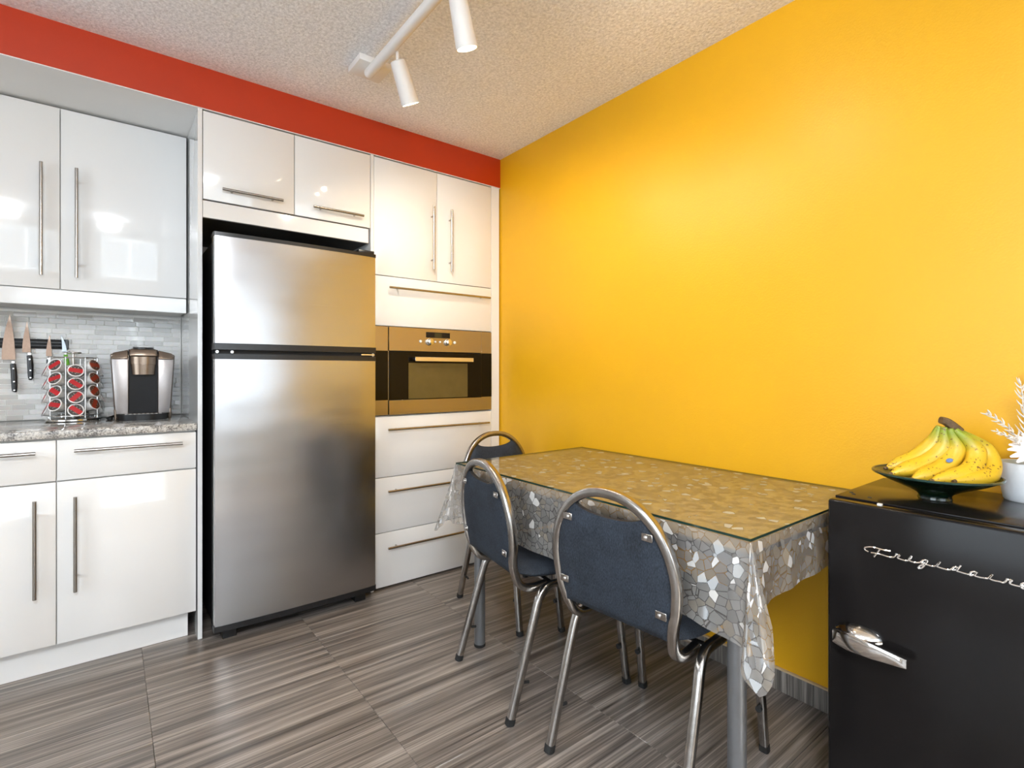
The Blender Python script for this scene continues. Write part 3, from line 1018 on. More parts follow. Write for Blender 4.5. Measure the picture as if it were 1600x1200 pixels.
def make_chair(label, loc, rz):
    t = thing('stacking_chair', label, 'chair', loc, rz, 'blue stacking chairs around the table')
    # back hoop: one bent tube, both ends hooked forward under the seat
    half = []
    for k in range(15):
        a = k / 14 * PI / 2
        z = 0.60 + 0.212 * math.sin(a)
        half.append((hoop_x(z), 0.198 * math.cos(a) ** 0.92 if k < 14 else 0.0, z))
    low = [(-0.085, 0.168, 0.408), (-0.13, 0.168, 0.404), (-0.170, 0.168, 0.412), (-0.198, 0.170, 0.440), (hoop_x(0.50), 0.182, 0.50), (hoop_x(0.55), 0.193, 0.55)]
    right = [Vector(p) for p in low] + [Vector(p) for p in half]
    left = [Vector((p.x, -p.y, p.z)) for p in reversed(right[:-1])]
    path = smooth_path([tuple(p) for p in right + left], 3)
    MB().tube(path, 0.0132, 12, 0.5, up=(0, 1, 0)).build('back_hoop', 'chair_steel', t, angle=50)
    # legs: rear and front leg on each side, joined by a rail under the seat
    for s in (1, -1):
        rear = smooth_path([(-0.245, s * 0.214, 0.018), (-0.205, s * 0.212, 0.15), (-0.150, s * 0.208, 0.33), (-0.128, s * 0.204, 0.385), (-0.088, s * 0.198, 0.412), (-0.02, s * 0.196, 0.414)], 5)
        lg = MB().tube(rear, 0.0125, 12, 0.5, up=(0, 1, 0)).build('leg', 'chair_steel', t, angle=50)
        MB().tube([(-0.250, s * 0.214, 0.0), (-0.2445, s * 0.214, 0.020)], 0.0138, 12, 0.5, up=(0, 1, 0)).build('foot_cap', 'rubber', lg)
        MB().tube([(-0.196, s * 0.211, 0.12), (-0.176, s * 0.211, 0.117)], 0.005, 8).build('stack_bumper', 'rubber', lg)
        frontp = smooth_path([(0.235, s * 0.214, 0.018), (0.212, s * 0.212, 0.20), (0.192, s * 0.208, 0.35), (0.176, s * 0.204, 0.393), (0.135, s * 0.198, 0.414), (-0.02, s * 0.196, 0.414)], 5)
        lg = MB().tube(frontp, 0.0125, 12, 0.5, up=(0, 1, 0)).build('leg', 'chair_steel', t, angle=50)
        MB().tube([(0.2375, s * 0.214, 0.0), (0.2345, s * 0.214, 0.020)], 0.0138, 12, 0.5, up=(0, 1, 0)).build('foot_cap', 'rubber', lg)
        MB().tube([(0.208, s * 0.212, 0.14), (0.196, s * 0.212, 0.14)], 0.009, 10).build('stack_bumper', 'rubber', lg)
    cr = MB()
    for x in (-0.075, 0.13):
        cr.tube([(x, -0.196, 0.414), (x, 0.196, 0.414)], 0.010, 10)
    cr.build('cross_bar', 'chair_steel', t)
    # seat pad
    rows = []
    nx, ny = 14, 14
    def seat_pt(u, v, top):
        # superellipse plan
        r = max(abs(u), abs(v))
        a = math.atan2(v, u)
        ca, sa = math.cos(a), math.sin(a)
        rr = (abs(ca) ** 5 + abs(sa) ** 5) ** (-1 / 5.0)
        px, py = ca * rr * r, sa * rr * r
        th = (1 - r ** 6) ** 0.5 if r < 1 else 0
        w = 0.200 - 0.012 * (px < 0) * abs(px)
        return (0.020 + 0.205 * px, w * py, 0.449 + (0.034 * th + 0.004 if top else -0.022 * th))
    for top in (True, False):
        mb_rows = []
        for i in range(nx + 1):
            mb_rows.append([seat_pt(-1 + 2 * i / nx, -1 + 2 * j / ny, top) for j in range(ny + 1)])
        rows.append(mb_rows)
    mb = MB()
    mb.grid(rows[0]); mb.grid([list(reversed(r)) for r in rows[1]])
    # close the rim
    n1 = (nx + 1) * (ny + 1)
    def idx(i, j, top): return i * (ny + 1) + j if top else n1 + i * (ny + 1) + (ny - j)
    rim = [(i, 0) for i in range(nx + 1)] + [(nx, j) for j in range(1, ny + 1)] + [(i, ny) for i in range(nx - 1, -1, -1)] + [(0, j) for j in range(ny - 1, 0, -1)]
    for a, b in zip(rim, rim[1:] + rim[:1]):
        mb.f.append((idx(*a, True), idx(*b, True), idx(*b, False), idx(*a, False)))
    mb.build('seat', 'blue_fabric', t, angle=70)
    # back pad: fills the hoop, scooped top edge leaves the hand hole
    def pad(off, bulge):
        out = []
        nz, nw = 16, 16
        for i in range(nz + 1):
            row = []
            for j in range(nw + 1):
                w = -1 + 2 * j / nw
                ztop = 0.770 - 0.026 * (1 - w * w) ** 0.8
                z = 0.468 + (ztop - 0.468) * i / nz
                hw = (hoop_hw(z) - 0.0115) if z > 0.5 else hoop_hw(z) - 0.012
                e = max(abs(w), abs(2 * i / nz - 1))
                b = (1 - e ** 5)
                row.append((hoop_x(z) + off + bulge * b, w * max(hw, 0.05), z))
            out.append(row)
        return out
    A, B = pad(0.010, 0.020), pad(-0.006, -0.012)
    mb = MB()
    mb.grid(A); mb.grid([list(reversed(r)) for r in B])
    nz, nw = 16, 16
    n1 = (nz + 1) * (nw + 1)
    def ix(i, j, f): return i * (nw + 1) + j if f else n1 + i * (nw + 1) + (nw - j)
    rim = [(i, 0) for i in range(nz + 1)] + [(nz, j) for j in range(1, nw + 1)] + [(i, nw) for i in range(nz - 1, -1, -1)] + [(0, j) for j in range(nw - 1, 0, -1)]
    for a, b in zip(rim, rim[1:] + rim[:1]):
        mb.f.append((ix(*a, True), ix(*b, True), ix(*b, False), ix(*a, False)))
    bk = mb.build('backrest', 'blue_fabric', t, angle=70)
    for z, yy in ((0.725, 0.132), (0.535, 0.160)):
        for s in (1, -1):
            x = hoop_x(z) - 0.018
            br = MB().box(x - 0.0015, x + 0.0015, s * yy - 0.016, s * yy + 0.016, z - 0.010, z + 0.010).build('bracket', 'chair_steel', bk, 0.003, 1)
            sc = MB().lathe([(0.0055, 0), (0.0055, 0.002), (0.003, 0.0035)], 10)
            sc.v = [(x - 0.0015 - c, s * yy - s * 0.003 + a, z + b) for a, b, c in sc.v]
            sc.build('screw', 'chrome', bk)
    return t

ch = make_chair('blue padded steel chair on the long table side, next to the black mini fridge end', (1.305, 0.963, 0), math.radians(4))
c2 = copy_tree(ch)
c2.location = (1.302, 1.496, 0); c2.rotation_euler.z = math.radians(-9.6)
tag(c2, 'blue padded steel chair on the long table side, next to the oven cabinet end', 'chair')
c3 = copy_tree(ch)
c3.location = (1.615, 1.985, 0); c3.rotation_euler.z = math.radians(-90)
tag(c3, 'blue padded steel chair at the short table end, between the table and oven cabinet drawers', 'chair')

# ------------------------------------------------------------------ mini fridge
MX, MY0, MY1, MZ = 1.464, 0.070, 0.558, 0.8145
t = thing('mini_fridge', 'black retro mini fridge with chrome lever handle against the yellow wall', 'mini fridge')
MB().box(MX + 0.052, 1.872, MY0 + 0.004, MY1 - 0.003, 0.025, MZ - 0.006).build('body', 'black_gloss', t, 0.006, 2)
MB().box(MX + 0.045, 1.872, MY0 + 0.002, MY1 - 0.001, MZ - 0.006, MZ).build('top_plate', 'black_gloss', t, 0.002, 2)
md = MB().box(MX, MX + 0.042, MY0, MY1, 0.05, MZ - 0.003).build('door', 'black_gloss', t, 0.007, 3)
box('gasket', 'rubber', (MX + 0.0415, MX + 0.0525, MY0 + 0.008, MY1 - 0.008, 0.058, MZ - 0.012), t)
for (x, y) in ((1.555, 0.530), (1.572, 0.541), (1.545, 0.490)):
    MB().lathe([(0.0045, 0), (0.0045, 0.0012)], 10, (x, y, MZ)).build('hole_plug', 'rubber', t)
MB().box(MX + 0.020, MX + 0.030, 0.446, 0.455, MZ - 0.004, MZ + 0.001).build('hinge_pin', 'white_plastic', t)
for x in (MX + 0.07, 1.84):
    for y in (MY0 + 0.04, MY1 - 0.04):
        MB().lathe([(0.016, 0), (0.018, 0.026)], 12, (x, y, 0)).build('foot', 'black_plastic', t)
# lever handle
h = MB()
ypts = [(0.535, 0.016), (0.522, 0.020), (0.500, 0.0195), (0.45, 0.018), (0.40, 0.0125), (0.380, 0.0105)]
def zc_(y): return 0.474 + (y - 0.38) * 0.02
rows = []
for yy, hh in ypts:
    x = MX - 0.036 - (0.004 if yy < 0.52 else -0.004)
    rows.append([(x + 0.012, yy, zc_(yy) + hh), (x + 0.002, yy, zc_(yy) + hh), (x, yy, zc_(yy) + hh * 0.8), (x, yy, zc_(yy) - hh * 0.8), (x + 0.002, yy, zc_(yy) - hh), (x + 0.012, yy, zc_(yy) - hh)])
n = 6
for r in rows: h.v += r
for i in range(len(rows) - 1):
    for k in range(n):
        k2 = (k + 1) % n
        h.f.append((i * n + k, i * n + k2, (i + 1) * n + k2, (i + 1) * n + k))
h.f.append(tuple(range(n))); h.f.append(tuple((len(rows) - 1) * n + k for k in range(n)))
hd = h.build('lever_handle', 'chrome', md, angle=35)
mnt = MB()
mnt.lathe([(0.034, 0), (0.034, 0.006), (0.029, 0.014), (0.020, 0.030), (0.012, 0.034)], 24)
mnt.v = [(MX + 0.001 - c, 0.487 + a * 1.5, 0.489 + b * 0.75) for a, b, c in mnt.v]
mnt.build('handle_mount', 'chrome', md)
# chrome script lettering: strokes laid on the door plane (y, z)
STROKES = [
    [(0.4658, 0.6991), (0.4723, 0.7014), (0.4745, 0.7049), (0.4707, 0.7088), (0.4599, 0.7123), (0.4466, 0.7127), (0.4335, 0.7119), (0.4207, 0.7127)],
    [(0.4419, 0.7124), (0.4461, 0.7052), (0.4503, 0.6978), (0.4545, 0.6904)],
    [(0.4604, 0.6987), (0.4492, 0.6997), (0.4387, 0.6998), (0.4283, 0.6987), (0.4176, 0.699), (0.412, 0.7039), (0.4093, 0.7104), (0.4075, 0.7078), (0.4025, 0.7086), (0.407, 0.7017), (0.4005, 0.6996), (0.3882, 0.6995), (0.3828, 0.7058), (0.3799, 0.7137)],
    [(0.3804, 0.7118), (0.3858, 0.7032), (0.379, 0.6998), (0.3694, 0.7005), (0.3622, 0.7041), (0.358, 0.7094), (0.351, 0.7108), (0.3533, 0.7052), (0.3594, 0.702), (0.3627, 0.7033)],
    [(0.3505, 0.7112), (0.3557, 0.6996), (0.3622, 0.69), (0.3679, 0.6892), (0.3637, 0.6955), (0.3538, 0.701), (0.3427, 0.7005), (0.3374, 0.702), (0.3326, 0.706), (0.3276, 0.7152)],
    [(0.3285, 0.7132), (0.3344, 0.7035), (0.3249, 0.7012), (0.3133, 0.7012), (0.3081, 0.7042), (0.3032, 0.7102), (0.2972, 0.7103), (0.3006, 0.7045), (0.3067, 0.7027)],
    [(0.2924, 0.7175), (0.2972, 0.7083), (0.2993, 0.7032), (0.292, 0.7021), (0.283, 0.7015), (0.2784, 0.7021), (0.2746, 0.7079), (0.2675, 0.7101), (0.27, 0.7038), (0.2759, 0.7001), (0.2784, 0.7013)],
    [(0.2655, 0.7112), (0.2696, 0.7026), (0.2642, 0.701), (0.254, 0.7015), (0.2491, 0.7022), (0.2451, 0.7064), (0.2407, 0.7139)],
    [(0.2415, 0.7121), (0.2463, 0.7041), (0.2399, 0.7013), (0.23, 0.7018), (0.2245, 0.7011), (0.2203, 0.7067), (0.2187, 0.712), (0.2172, 0.7095), (0.211, 0.711), (0.2149, 0.7045), (0.2126, 0.7018), (0.2042, 0.7014)],
    [(0.2042, 0.7014), (0.1985, 0.7019), (0.1929, 0.7053), (0.1903, 0.7092), (0.1933, 0.7103), (0.1974, 0.7069), (0.1985, 0.7019), (0.1955, 0.6987), (0.1885, 0.7), (0.1815, 0.7018)],
]
lt = MB()
for st in STROKES:
    pp = st
    lt.tube(smooth_path([(MX - 0.0022, a, b) for a, b in pp], 4), 0.0019, 8, up=(1, 0, 0))
lt.build('script_lettering', 'chrome', md)
md['label'] = 'glossy black door with raised chrome script lettering'

# ------------------------------------------------------------------ fruit bowl and bananas
BC = Vector((1.672, 0.386, MZ))
RG = Vector((math.cos(YAW), -math.sin(YAW), 0))
TW_ = Vector((-math.sin(YAW), -math.cos(YAW), 0))
t = thing('fruit_bowl', 'wide dark green glass footed bowl standing on the mini fridge', 'bowl', BC)
MB().lathe([(0.036, 0.0), (0.0355, 0.003), (0.034, 0.008), (0.038, 0.014), (0.054, 0.023), (0.080, 0.034), (0.107, 0.046), (0.127, 0.057), (0.132, 0.061),
            (0.130, 0.063), (0.122, 0.060), (0.100, 0.050), (0.072, 0.040), (0.040, 0.033), (0.0, 0.031)], 48, caps=False).build('bowl_shell', 'green_glass', t, angle=60)
rim = [(0.1305 * math.cos(a), 0.1305 * math.sin(a), 0.0615) for a in [2 * PI * k / 48 for k in range(48)]]
MB().tube(rim, 0.0034, 8, closed=True).build('rim', 'glass_edge', t)
MB().lathe([(0.0, 0.0005), (0.035, 0.0005), (0.033, 0.008), (0.035, 0.013), (0.0, 0.020)], 32, caps=False).build('foot', 'glass_edge', t)

t = thing('banana_bunch', 'bunch of ripe speckled yellow bananas lying in the green glass bowl', 'bananas', BC)
BAN = [
    [(.030, -.022, .183), (.020, -.036, .140), (-.032, -.046, .104), (-.106, -.046, .086)],
    [(.034, -.010, .182), (.032, -.014, .134), (-.022, -.018, .098), (-.116, -.010, .078)],
    [(.040, .004, .180), (.054, .008, .132), (.000, .020, .090), (-.086, .034, .072)],
    [(.048, .012, .178), (.088, .036, .132), (.046, .062, .090), (-.058, .072, .074)],
    [(.054, .004, .178), (.124, .022, .132), (.098, .068, .086), (-.012, .094, .076)],
]
def loc3(q):
    return RG * (q[0] * 0.90) + TW_ * (q[1] * 0.8) + Vector((0, 0, q[2] - 0.018 * (1 - min(1.0, max(0.0, (q[2] - 0.07) / 0.12)))))
for q in BAN:
    path = smooth_path([tuple(loc3(p)) for p in q], 8)
    m_ = len(path)
    rad = []
    for i in range(m_):
        s = i / (m_ - 1)
        r = 0.0218 * min(1.0, 0.34 + 2.1 * s) if s < 0.32 else 0.0218
        if s > 0.78:
            r = 0.0218 * max(0.22, 1 - ((s - 0.78) / 0.22) ** 1.8 * 0.80)
        rad.append(r)
    mb = MB().tube(path, rad, 10, 0.12)
    me = mb.mesh('banana', angle=60)
    # UV.x = position along the fruit
    ly = me.uv_layers.new(name='UVMap')
    for li, l in enumerate(me.loops):
        co = me.vertices[l.vertex_index].co
        best = min(range(m_), key=lambda i: (path[i] - co).length_squared)
        ly.data[li].uv = (best / (m_ - 1), 0.5)
    b_ = put('banana', me, 'banana_peel', t)
    e0, e1 = path[-1], path[-1] + (path[-1] - path[-2]).normalized() * 0.008
    MB().tube([tuple(e0 - (e1 - e0) * 0.3), tuple(e1)], [0.0048, 0.0038], 8).build('blossom_tip', 'banana_stem', b_)
crown = smooth_path([tuple(loc3(p)) for p in [(.066, .004, .172), (.050, -.002, .186), (.036, -.008, .196), (.024, -.010, .199)]], 5)
MB().tube(crown, [0.0125 - 0.0035 * i / (len(crown) - 1) for i in range(len(crown))], 10, 0.2).build('crown', 'banana_stem', t)
# small oval sticker on the second fruit
spos = loc3((0.012, 0.040, 0.113))
nrm = (TW_ * 0.75 + Vector((0, 0, 0.65))).normalized()
ax = (RG * 0.8 + Vector((0, 0, 0.35))); ax = (ax - nrm * ax.dot(nrm)).normalized(); ay = nrm.cross(ax)
mb = MB()
for off in (0.0, 0.0008):
    mb.v += [tuple(spos + nrm * off + ax * 0.010 * math.cos(2 * PI * k / 14) + ay * 0.0055 * math.sin(2 * PI * k / 14)) for k in range(14)]
mb.f += [tuple(range(14)), tuple(range(14, 28))] + [(k, (k + 1) % 14, 14 + (k + 1) % 14, 14 + k) for k in range(14)]
mb.build('sticker', 'sticker_blue', t)

# ------------------------------------------------------------------ flower pot and dried stems
PC = Vector((1.822, 0.232, MZ))
t = thing('flower_pot', 'small white ceramic pot holding artificial flowers beside the fruit bowl', 'pot', PC)
MB().lathe([(0.0, 0.0), (0.046, 0.0), (0.049, 0.004), (0.053, 0.030), (0.056, 0.065), (0.058, 0.092), (0.0575, 0.096), (0.054, 0.095), (0.051, 0.070), (0.0, 0.068)], 40, caps=False).build('pot_body', 'pot_white', t, angle=50)
MB().lathe([(0.0, 0.069), (0.051, 0.0715), (0.030, 0.080), (0.0, 0.083)], 20, caps=False).build('filling', 'leaf_green', t)

def daisy(loc, facing, label, npet=20):
    t = thing('daisy_flower', label, 'flower', loc)
    f = Vector(facing).normalized()
    q = f.to_track_quat('Z', 'Y')
    for k in range(npet):
        a = 2 * PI * k / npet + rnd.uniform(-0.06, 0.06)
        ln = 0.046 * rnd.uniform(0.9, 1.06)
        mb = MB()
        top, bot = [], []
        for i in range(6):
            s = i / 5
            w = 0.0075 * math.sin(PI * min(1, 0.18 + s * 0.74)) ** 0.8
            r = 0.010 + ln * s
            zz = 0.012 * s - 0.018 * s * s + rnd.uniform(-0.001, 0.001)
            top.append([(r, -w, zz + 0.0015 * s), (r, 0, zz), (r, w, zz + 0.0015 * s)])
        rows = top
        mb.grid(rows)
        mb.grid([[(p[0], p[1], p[2] - 0.0008) for p in reversed(r)] for r in rows])
        m = q.to_matrix().to_4x4() @ Matrix.Rotation(a, 4, 'Z')
        mb.v = [tuple(m @ Vector(p)) for p in mb.v]
        mb.build('petal', 'petal_white', t, angle=60)
    c = MB().lathe([(0.0, -0.004), (0.012, -0.003), (0.0145, 0.002), (0.011, 0.007), (0.0, 0.009)], 18, caps=False)
    c.v = [tuple(q @ Vector(p)) for p in c.v]
    c.build('flower_centre', 'daisy_core', t)
    base = PC + Vector((0, 0, 0.078)) - Vector(loc)
    MB().tube(smooth_path([tuple(-f * 0.004), tuple(-f * 0.02 + base * 0.3), tuple(base)], 5), 0.0016, 6).build('stem', 'leaf_green', t)
    return t
def rel(r, tw, z):
    return PC + RG * r + TW_ * tw + Vector((0, 0, z))
daisy(rel(-0.014, 0.034, 0.130), TW_ * 0.8 + RG * -0.25 + Vector((0, 0, 0.55)), 'white artificial daisy with a brown centre leaning out of the white pot')

def sprig(tip, mid, label, nl=24, ll=0.022, plume=False):
    t = thing('frosted_sprig', label, 'dried stem', PC + Vector((0, 0, 0.078)))
    o = t.location.copy()
    path = smooth_path([(0, 0, 0), tuple(mid - o), tuple(tip - o)], 12)
    MB().tube(path, [0.0018 - 0.0009 * i / (len(path) - 1) for i in range(len(path))], 6).build('stem', 'frost_white', t)
    lv = MB()
    for k in range(nl):
        s = 0.30 + 0.70 * k / (nl - 1)
        i = min(len(path) - 2, int(s * (len(path) - 1)))
        p = path[i]
        tg = (path[i + 1] - path[i]).normalized()
        sd = tg.orthogonal().normalized()
        sd = Matrix.Rotation(k * 2.4, 3, tg) @ sd
        d = (tg * (1.1 if not plume else 1.8) + sd * 0.8).normalized()
        ln = ll * rnd.uniform(0.75, 1.15) * (1.15 - 0.55 * s)
        pts = [p, p + d * ln * 0.5 + sd * 0.001, p + d * ln + tg * ln * 0.12]
        lv.tube([tuple(x) for x in smooth_path([tuple(x) for x in pts], 3)], [0.0009, 0.0019, 0.0021, 0.0018, 0.0015, 0.0010, 0.0004], 5)
    lf = lv.build('leaves', 'frost_white', t)
    lf['kind'] = 'stuff'
    return t
sprig(rel(-0.108, 0.00, 0.222), rel(-0.045, 0.01, 0.165), 'frosted white sprig bending far out over the bananas, upper one', 26)
sprig(rel(-0.102, 0.015, 0.178), rel(-0.050, 0.018, 0.150), 'frosted white sprig bending low towards the bananas just above the daisy', 22, 0.016)
sprig(rel(-0.022, 0.00, 0.300), rel(-0.010, 0.00, 0.19), 'upright frosted white sprig with curved needle leaves rising from the pot', 28, 0.034)
sprig(rel(0.014, -0.01, 0.345), rel(0.006, 0.00, 0.20), 'tallest frosted white feathery plume rising from the pot', 60, 0.030, True)

# ------------------------------------------------------------------ knife strip and knives
ZCN = 0.920
ys = YB - 0.0145
st = thing('magnetic_knife_strip', 'long black magnetic strip fixed on the mosaic backsplash holding knives', 'knife rack')
MB().box(-0.62, -0.148, ys - 0.016, ys + 0.002, 1.244, 1.287).build('bar', 'black_matte', st, 0.003, 2)
for z in (1.256, 1.271):
    MB().box(-0.615, -0.160, ys - 0.0172, ys - 0.0158, z, z + 0.004).build('rail', 'black_plastic', st)
MB().box(-0.1605, -0.1475, ys - 0.018, ys + 0.001, 1.2435, 1.2875).build('end_cap', 'black_plastic', st, 0.002, 1)

def knife(label, tip, heel_l, heel_r, hz0, hx0, hx1, blade='knife_steel', handle='black_plastic', rivets=3, hw=0.011):
    """blade up; tip (x,z), heel corners (x,z), handle from hz0 (bottom) centred hx0 -> hx1 (x at bottom, x at top)"""
    yb = ys - 0.0175
    t = thing('kitchen_knife', label, 'knife')
    zt = max(heel_l[1], heel_r[1])
    # outline: straight spine on the right, curved edge on the left
    out = []
    nsg = 10
    for i in range(nsg + 1):
        s = i / nsg
        z = heel_l[1] + (tip[1] - heel_l[1]) * s
        xs_ = heel_r[0] + (tip[0] - heel_r[0]) * s ** 1.8
        xe = heel_l[0] + (tip[0] - heel_l[0]) * s ** 2.0
        if i == nsg:
            xs_, xe = tip[0] + 0.0008, tip[0] - 0.0008
        out.append((xe, xs_, z))
    mb = MB()
    mb.grid([[(a, yb - 0.0004, z), ((a + b) / 2, yb - 0.0011, z), (b, yb - 0.0020, z)] for a, b, z in out])
    mb.grid([[(b, yb, z), ((a + b) / 2, yb, z), (a, yb, z)] for a, b, z in out])
    mb.build('blade', blade, t, angle=20)
    ht = min(heel_l[1], heel_r[1])
    bo = MB().box(hx1 - hw * 0.62, hx1 + hw * 0.62, yb - 0.008, yb + 0.004, ht - 0.012, ht + 0.002).build('bolster', 'chrome', t, 0.002, 1)
    hp = smooth_path([(hx1, yb - 0.002, ht - 0.012), ((hx0 + hx1) / 2 + 0.001, yb - 0.002, (ht + hz0) / 2), (hx0, yb - 0.002, hz0 + 0.006), (hx0 + 0.001, yb - 0.002, hz0)], 5)
    rads = []
    for i in range(len(hp)):
        s = i / (len(hp) - 1)
        rads.append(hw * (0.86 + 0.10 * math.sin(s * 5) + (0.22 * max(0, s - 0.75) * 4)))
    mbh = MB().tube(hp, rads, 10, 0.25, up=(1, 0, 0))
    mbh.v = [(a, yb - 0.002 + (b - (yb - 0.002)) * 0.62, c) for a, b, c in mbh.v]
    hd = mbh.build('handle', handle, t)
    for k in range(rivets):
        s = 0.16 + 0.62 * k / max(1, rivets - 1)
        p = hp[int(s * (len(hp) - 1))]
        rv = MB().lathe([(0.0030, 0), (0.0030, 0.0012)], 10)
        rv.v = [(p.x + a, yb - 0.002 - hw * 0.60 - c, p.z + b) for a, b, c in rv.v]
        rv.build('rivet', 'chrome', hd)
    return t
knife('large chef knife with a wide steel blade and black handle on the strip', (-0.345, 1.391), (-0.371, 1.192), (-0.327, 1.186), 1.056, -0.330, -0.334)
knife('medium utility knife with black riveted handle on the magnetic strip', (-0.289, 1.362), (-0.305, 1.226), (-0.277, 1.224), 1.110, -0.277, -0.281)
knife('small paring knife with black handle partly behind the pod carousel', (-0.2135, 1.305), (-0.226, 1.210), (-0.206, 1.206), 1.106, -0.216, -0.217, rivets=2, hw=0.009)
knife('small blue grey blade knife with a green handle behind the pod carousel', (-0.174, 1.308), (-0.170, 1.232), (-0.154, 1.230), 1.120, -0.148, -0.158, 'knife_blue', 'green_plastic', 1, 0.009)

# ------------------------------------------------------------------ pod carousel with coffee pods
CC = Vector((-0.126, 3.050, ZCN))
t = thing('pod_carousel', 'round chrome wire carousel rack holding coffee pods on the counter', 'pod holder', CC)
MB().lathe([(0.0, 0.0), (0.092, 0.0), (0.098, 0.004), (0.098, 0.010), (0.088, 0.014), (0.0, 0.016)], 36, caps=False).build('base', 'chrome', t)
MB().lathe([(0.004, 0.014), (0.004, 0.300)], 12).build('post', 'chrome', t)
MB().lathe([(0.0, 0.296), (0.010, 0.297), (0.030, 0.301), (0.031, 0.306), (0.012, 0.311), (0.0, 0.312)], 24, caps=False).build('top_knob', 'chrome', t)
for zz in (0.026, 0.282):
    ring = [(0.087 * math.cos(2 * PI * k / 40), 0.087 * math.sin(2 * PI * k / 40), zz) for k in range(40)]
    rg = MB().tube(ring, 0.0022, 6, closed=True)
    for k in range(4):
        a = k * PI / 2 + 0.3
        rg.tube([(0, 0, zz), (0.087 * math.cos(a), 0.087 * math.sin(a), zz)], 0.0018, 6)
    rg.build('ring', 'chrome', t)
NC = 8
A0 = -PI / 2 + math.atan2(CC.x, -CC.y) * 0
cam_az = math.atan2(-CC.y, -CC.x)     # azimuth from the carousel to the viewer side
for k in range(NC):
    a = cam_az + math.radians(28 + 45 * k)
    for da in (0.0,):
        MB().tube([(0.087 * math.cos(a + da), 0.087 * math.sin(a + da), 0.014), (0.087 * math.cos(a + da), 0.087 * math.sin(a + da), 0.284)], 0.0018, 6).build('upright', 'chrome', t)
cup_me = MB().lathe([(0.0, -0.044), (0.0165, -0.044), (0.0185, -0.042), (0.0225, -0.004), (0.0262, -0.003), (0.0262, 0.0), (0.0, 0.0)], 24, caps=False).mesh('cup')
lid_me = MB().lathe([(0.0225, 0.0), (0.0222, 0.0009), (0.0, 0.0011)], 24, caps=False).mesh('lid')
lid_me2 = lid_me.copy()
for k in range(NC):
    az = cam_az + math.radians(5.0 + 45 * k)
    hi = k % 2
    rad = Vector((math.cos(az), math.sin(az), 0))
    brown = (k == 1)
    for r_ in range(4):
        zz = 0.052 + 0.0575 * r_ + (0.024 if hi else 0.0)
        pos = CC + rad * 0.096 + Vector((0, 0, zz))
        lvl = ('lowest in its carousel column', 'second from bottom of its carousel column', 'second from top of its carousel column', 'topmost in its carousel column')[r_]
        p = thing('coffee_pod', ('white coffee pod with brown lid, ' if brown else 'white coffee pod with red and black lid, ') + lvl,
                  'coffee pod', pos, 0, 'brown lidded pods in the carousel' if brown else 'red lidded pods in the carousel')
        ax_ = (rad + Vector((0, 0, 0.42))).normalized()
        q = ax_.to_track_quat('Z', 'Y') @ Matrix.Rotation(rnd.uniform(-0.9, 0.9), 3, 'Z').to_quaternion()
        p.rotation_mode = 'QUATERNION'
        p.rotation_quaternion = q
        p.scale = (1.1, 1.1, 1.0)
        put('cup', cup_me, 'white_plastic', p)
        put('lid', lid_me2 if brown else lid_me, 'lid_brown' if brown else 'lid_red', p)

# ------------------------------------------------------------------ coffee maker
KC = Vector((0.128, 2.995, ZCN))
t = thing('coffee_maker', 'silver and black single serve coffee maker standing on the granite counter', 'coffee maker', KC, math.radians(-2))
def taper(x0b, x1b, x0t, x1t, y0, y1, z0, z1, y0t=None):
    y0t = y0 if y0t is None else y0t
    return MB().hull8([(x0b, y0, z0), (x1b, y0, z0), (x1b, y1, z0), (x0b, y1, z0), (x0t, y0t, z1), (x1t, y0t, z1), (x1t, y1, z1), (x0t, y1, z1)])
taper(-0.104, 0.104, -0.121, 0.121, -0.085, 0.150, 0.004, 0.300).build('body', 'maker_edge', t, 0.008, 3)
for s in (-1, 1):
    pts = [(s * 0.056, -0.098, 0.028), (s * 0.100, -0.092, 0.028), (s * 0.100, -0.06, 0.028), (s * 0.056, -0.06, 0.028),
           (s * 0.056, -0.098, 0.276), (s * 0.116, -0.092, 0.276), (s * 0.116, -0.06, 0.276), (s * 0.056, -0.06, 0.276)]
    MB().hull8(pts).build('side_panel', 'maker_silver', t, 0.003, 2)
    pts = [(s * 0.056, -0.099, 0.277), (s * 0.118, -0.092, 0.277), (s * 0.120, 0.13, 0.277), (s * 0.056, 0.13, 0.277),
           (s * 0.056, -0.085, 0.318), (s * 0.112, -0.078, 0.304), (s * 0.112, 0.12, 0.304), (s * 0.056, 0.12, 0.318)]
    MB().hull8(pts).build('shoulder', 'maker_bronze', t, 0.005, 3)
MB().box(-0.055, 0.055, -0.088, -0.050, 0.030, 0.320).build('black_recess', 'black_matte', t, 0.002, 1)
MB().hull8([(-0.054, -0.108, 0.288), (0.054, -0.108, 0.288), (0.054, 0.06, 0.292), (-0.054, 0.06, 0.292),
            (-0.050, -0.098, 0.322), (0.050, -0.098, 0.322), (0.050, 0.06, 0.330), (-0.050, 0.06, 0.330)]).build('lid', 'maker_bronze', t, 0.008, 3)
mb = MB()
for (rx, z) in ((0.040, 0.322), (0.040, 0.3285), (0.034, 0.331)):
    mb.v += [(rx * math.cos(2 * PI * k / 28), -0.050 + rx * 1.15 * math.sin(2 * PI * k / 28), z + 0.003 * (math.sin(2 * PI * k / 28) > 0)) for k in range(28)]
for i in range(2):
    for k in range(28):
        mb.f.append((i * 28 + k, i * 28 + (k + 1) % 28, (i + 1) * 28 + (k + 1) % 28, (i + 1) * 28 + k))
mb.f.append(tuple(range(56, 84)))
cp = mb.build('control_pad', 'black_plastic', t)
for x in (-0.016, 0.0, 0.016):
    MB().lathe([(0.0030, 0), (0.0030, 0.0012)], 10, (x, -0.078, 0.3305)).build('button', 'white_plastic', cp)
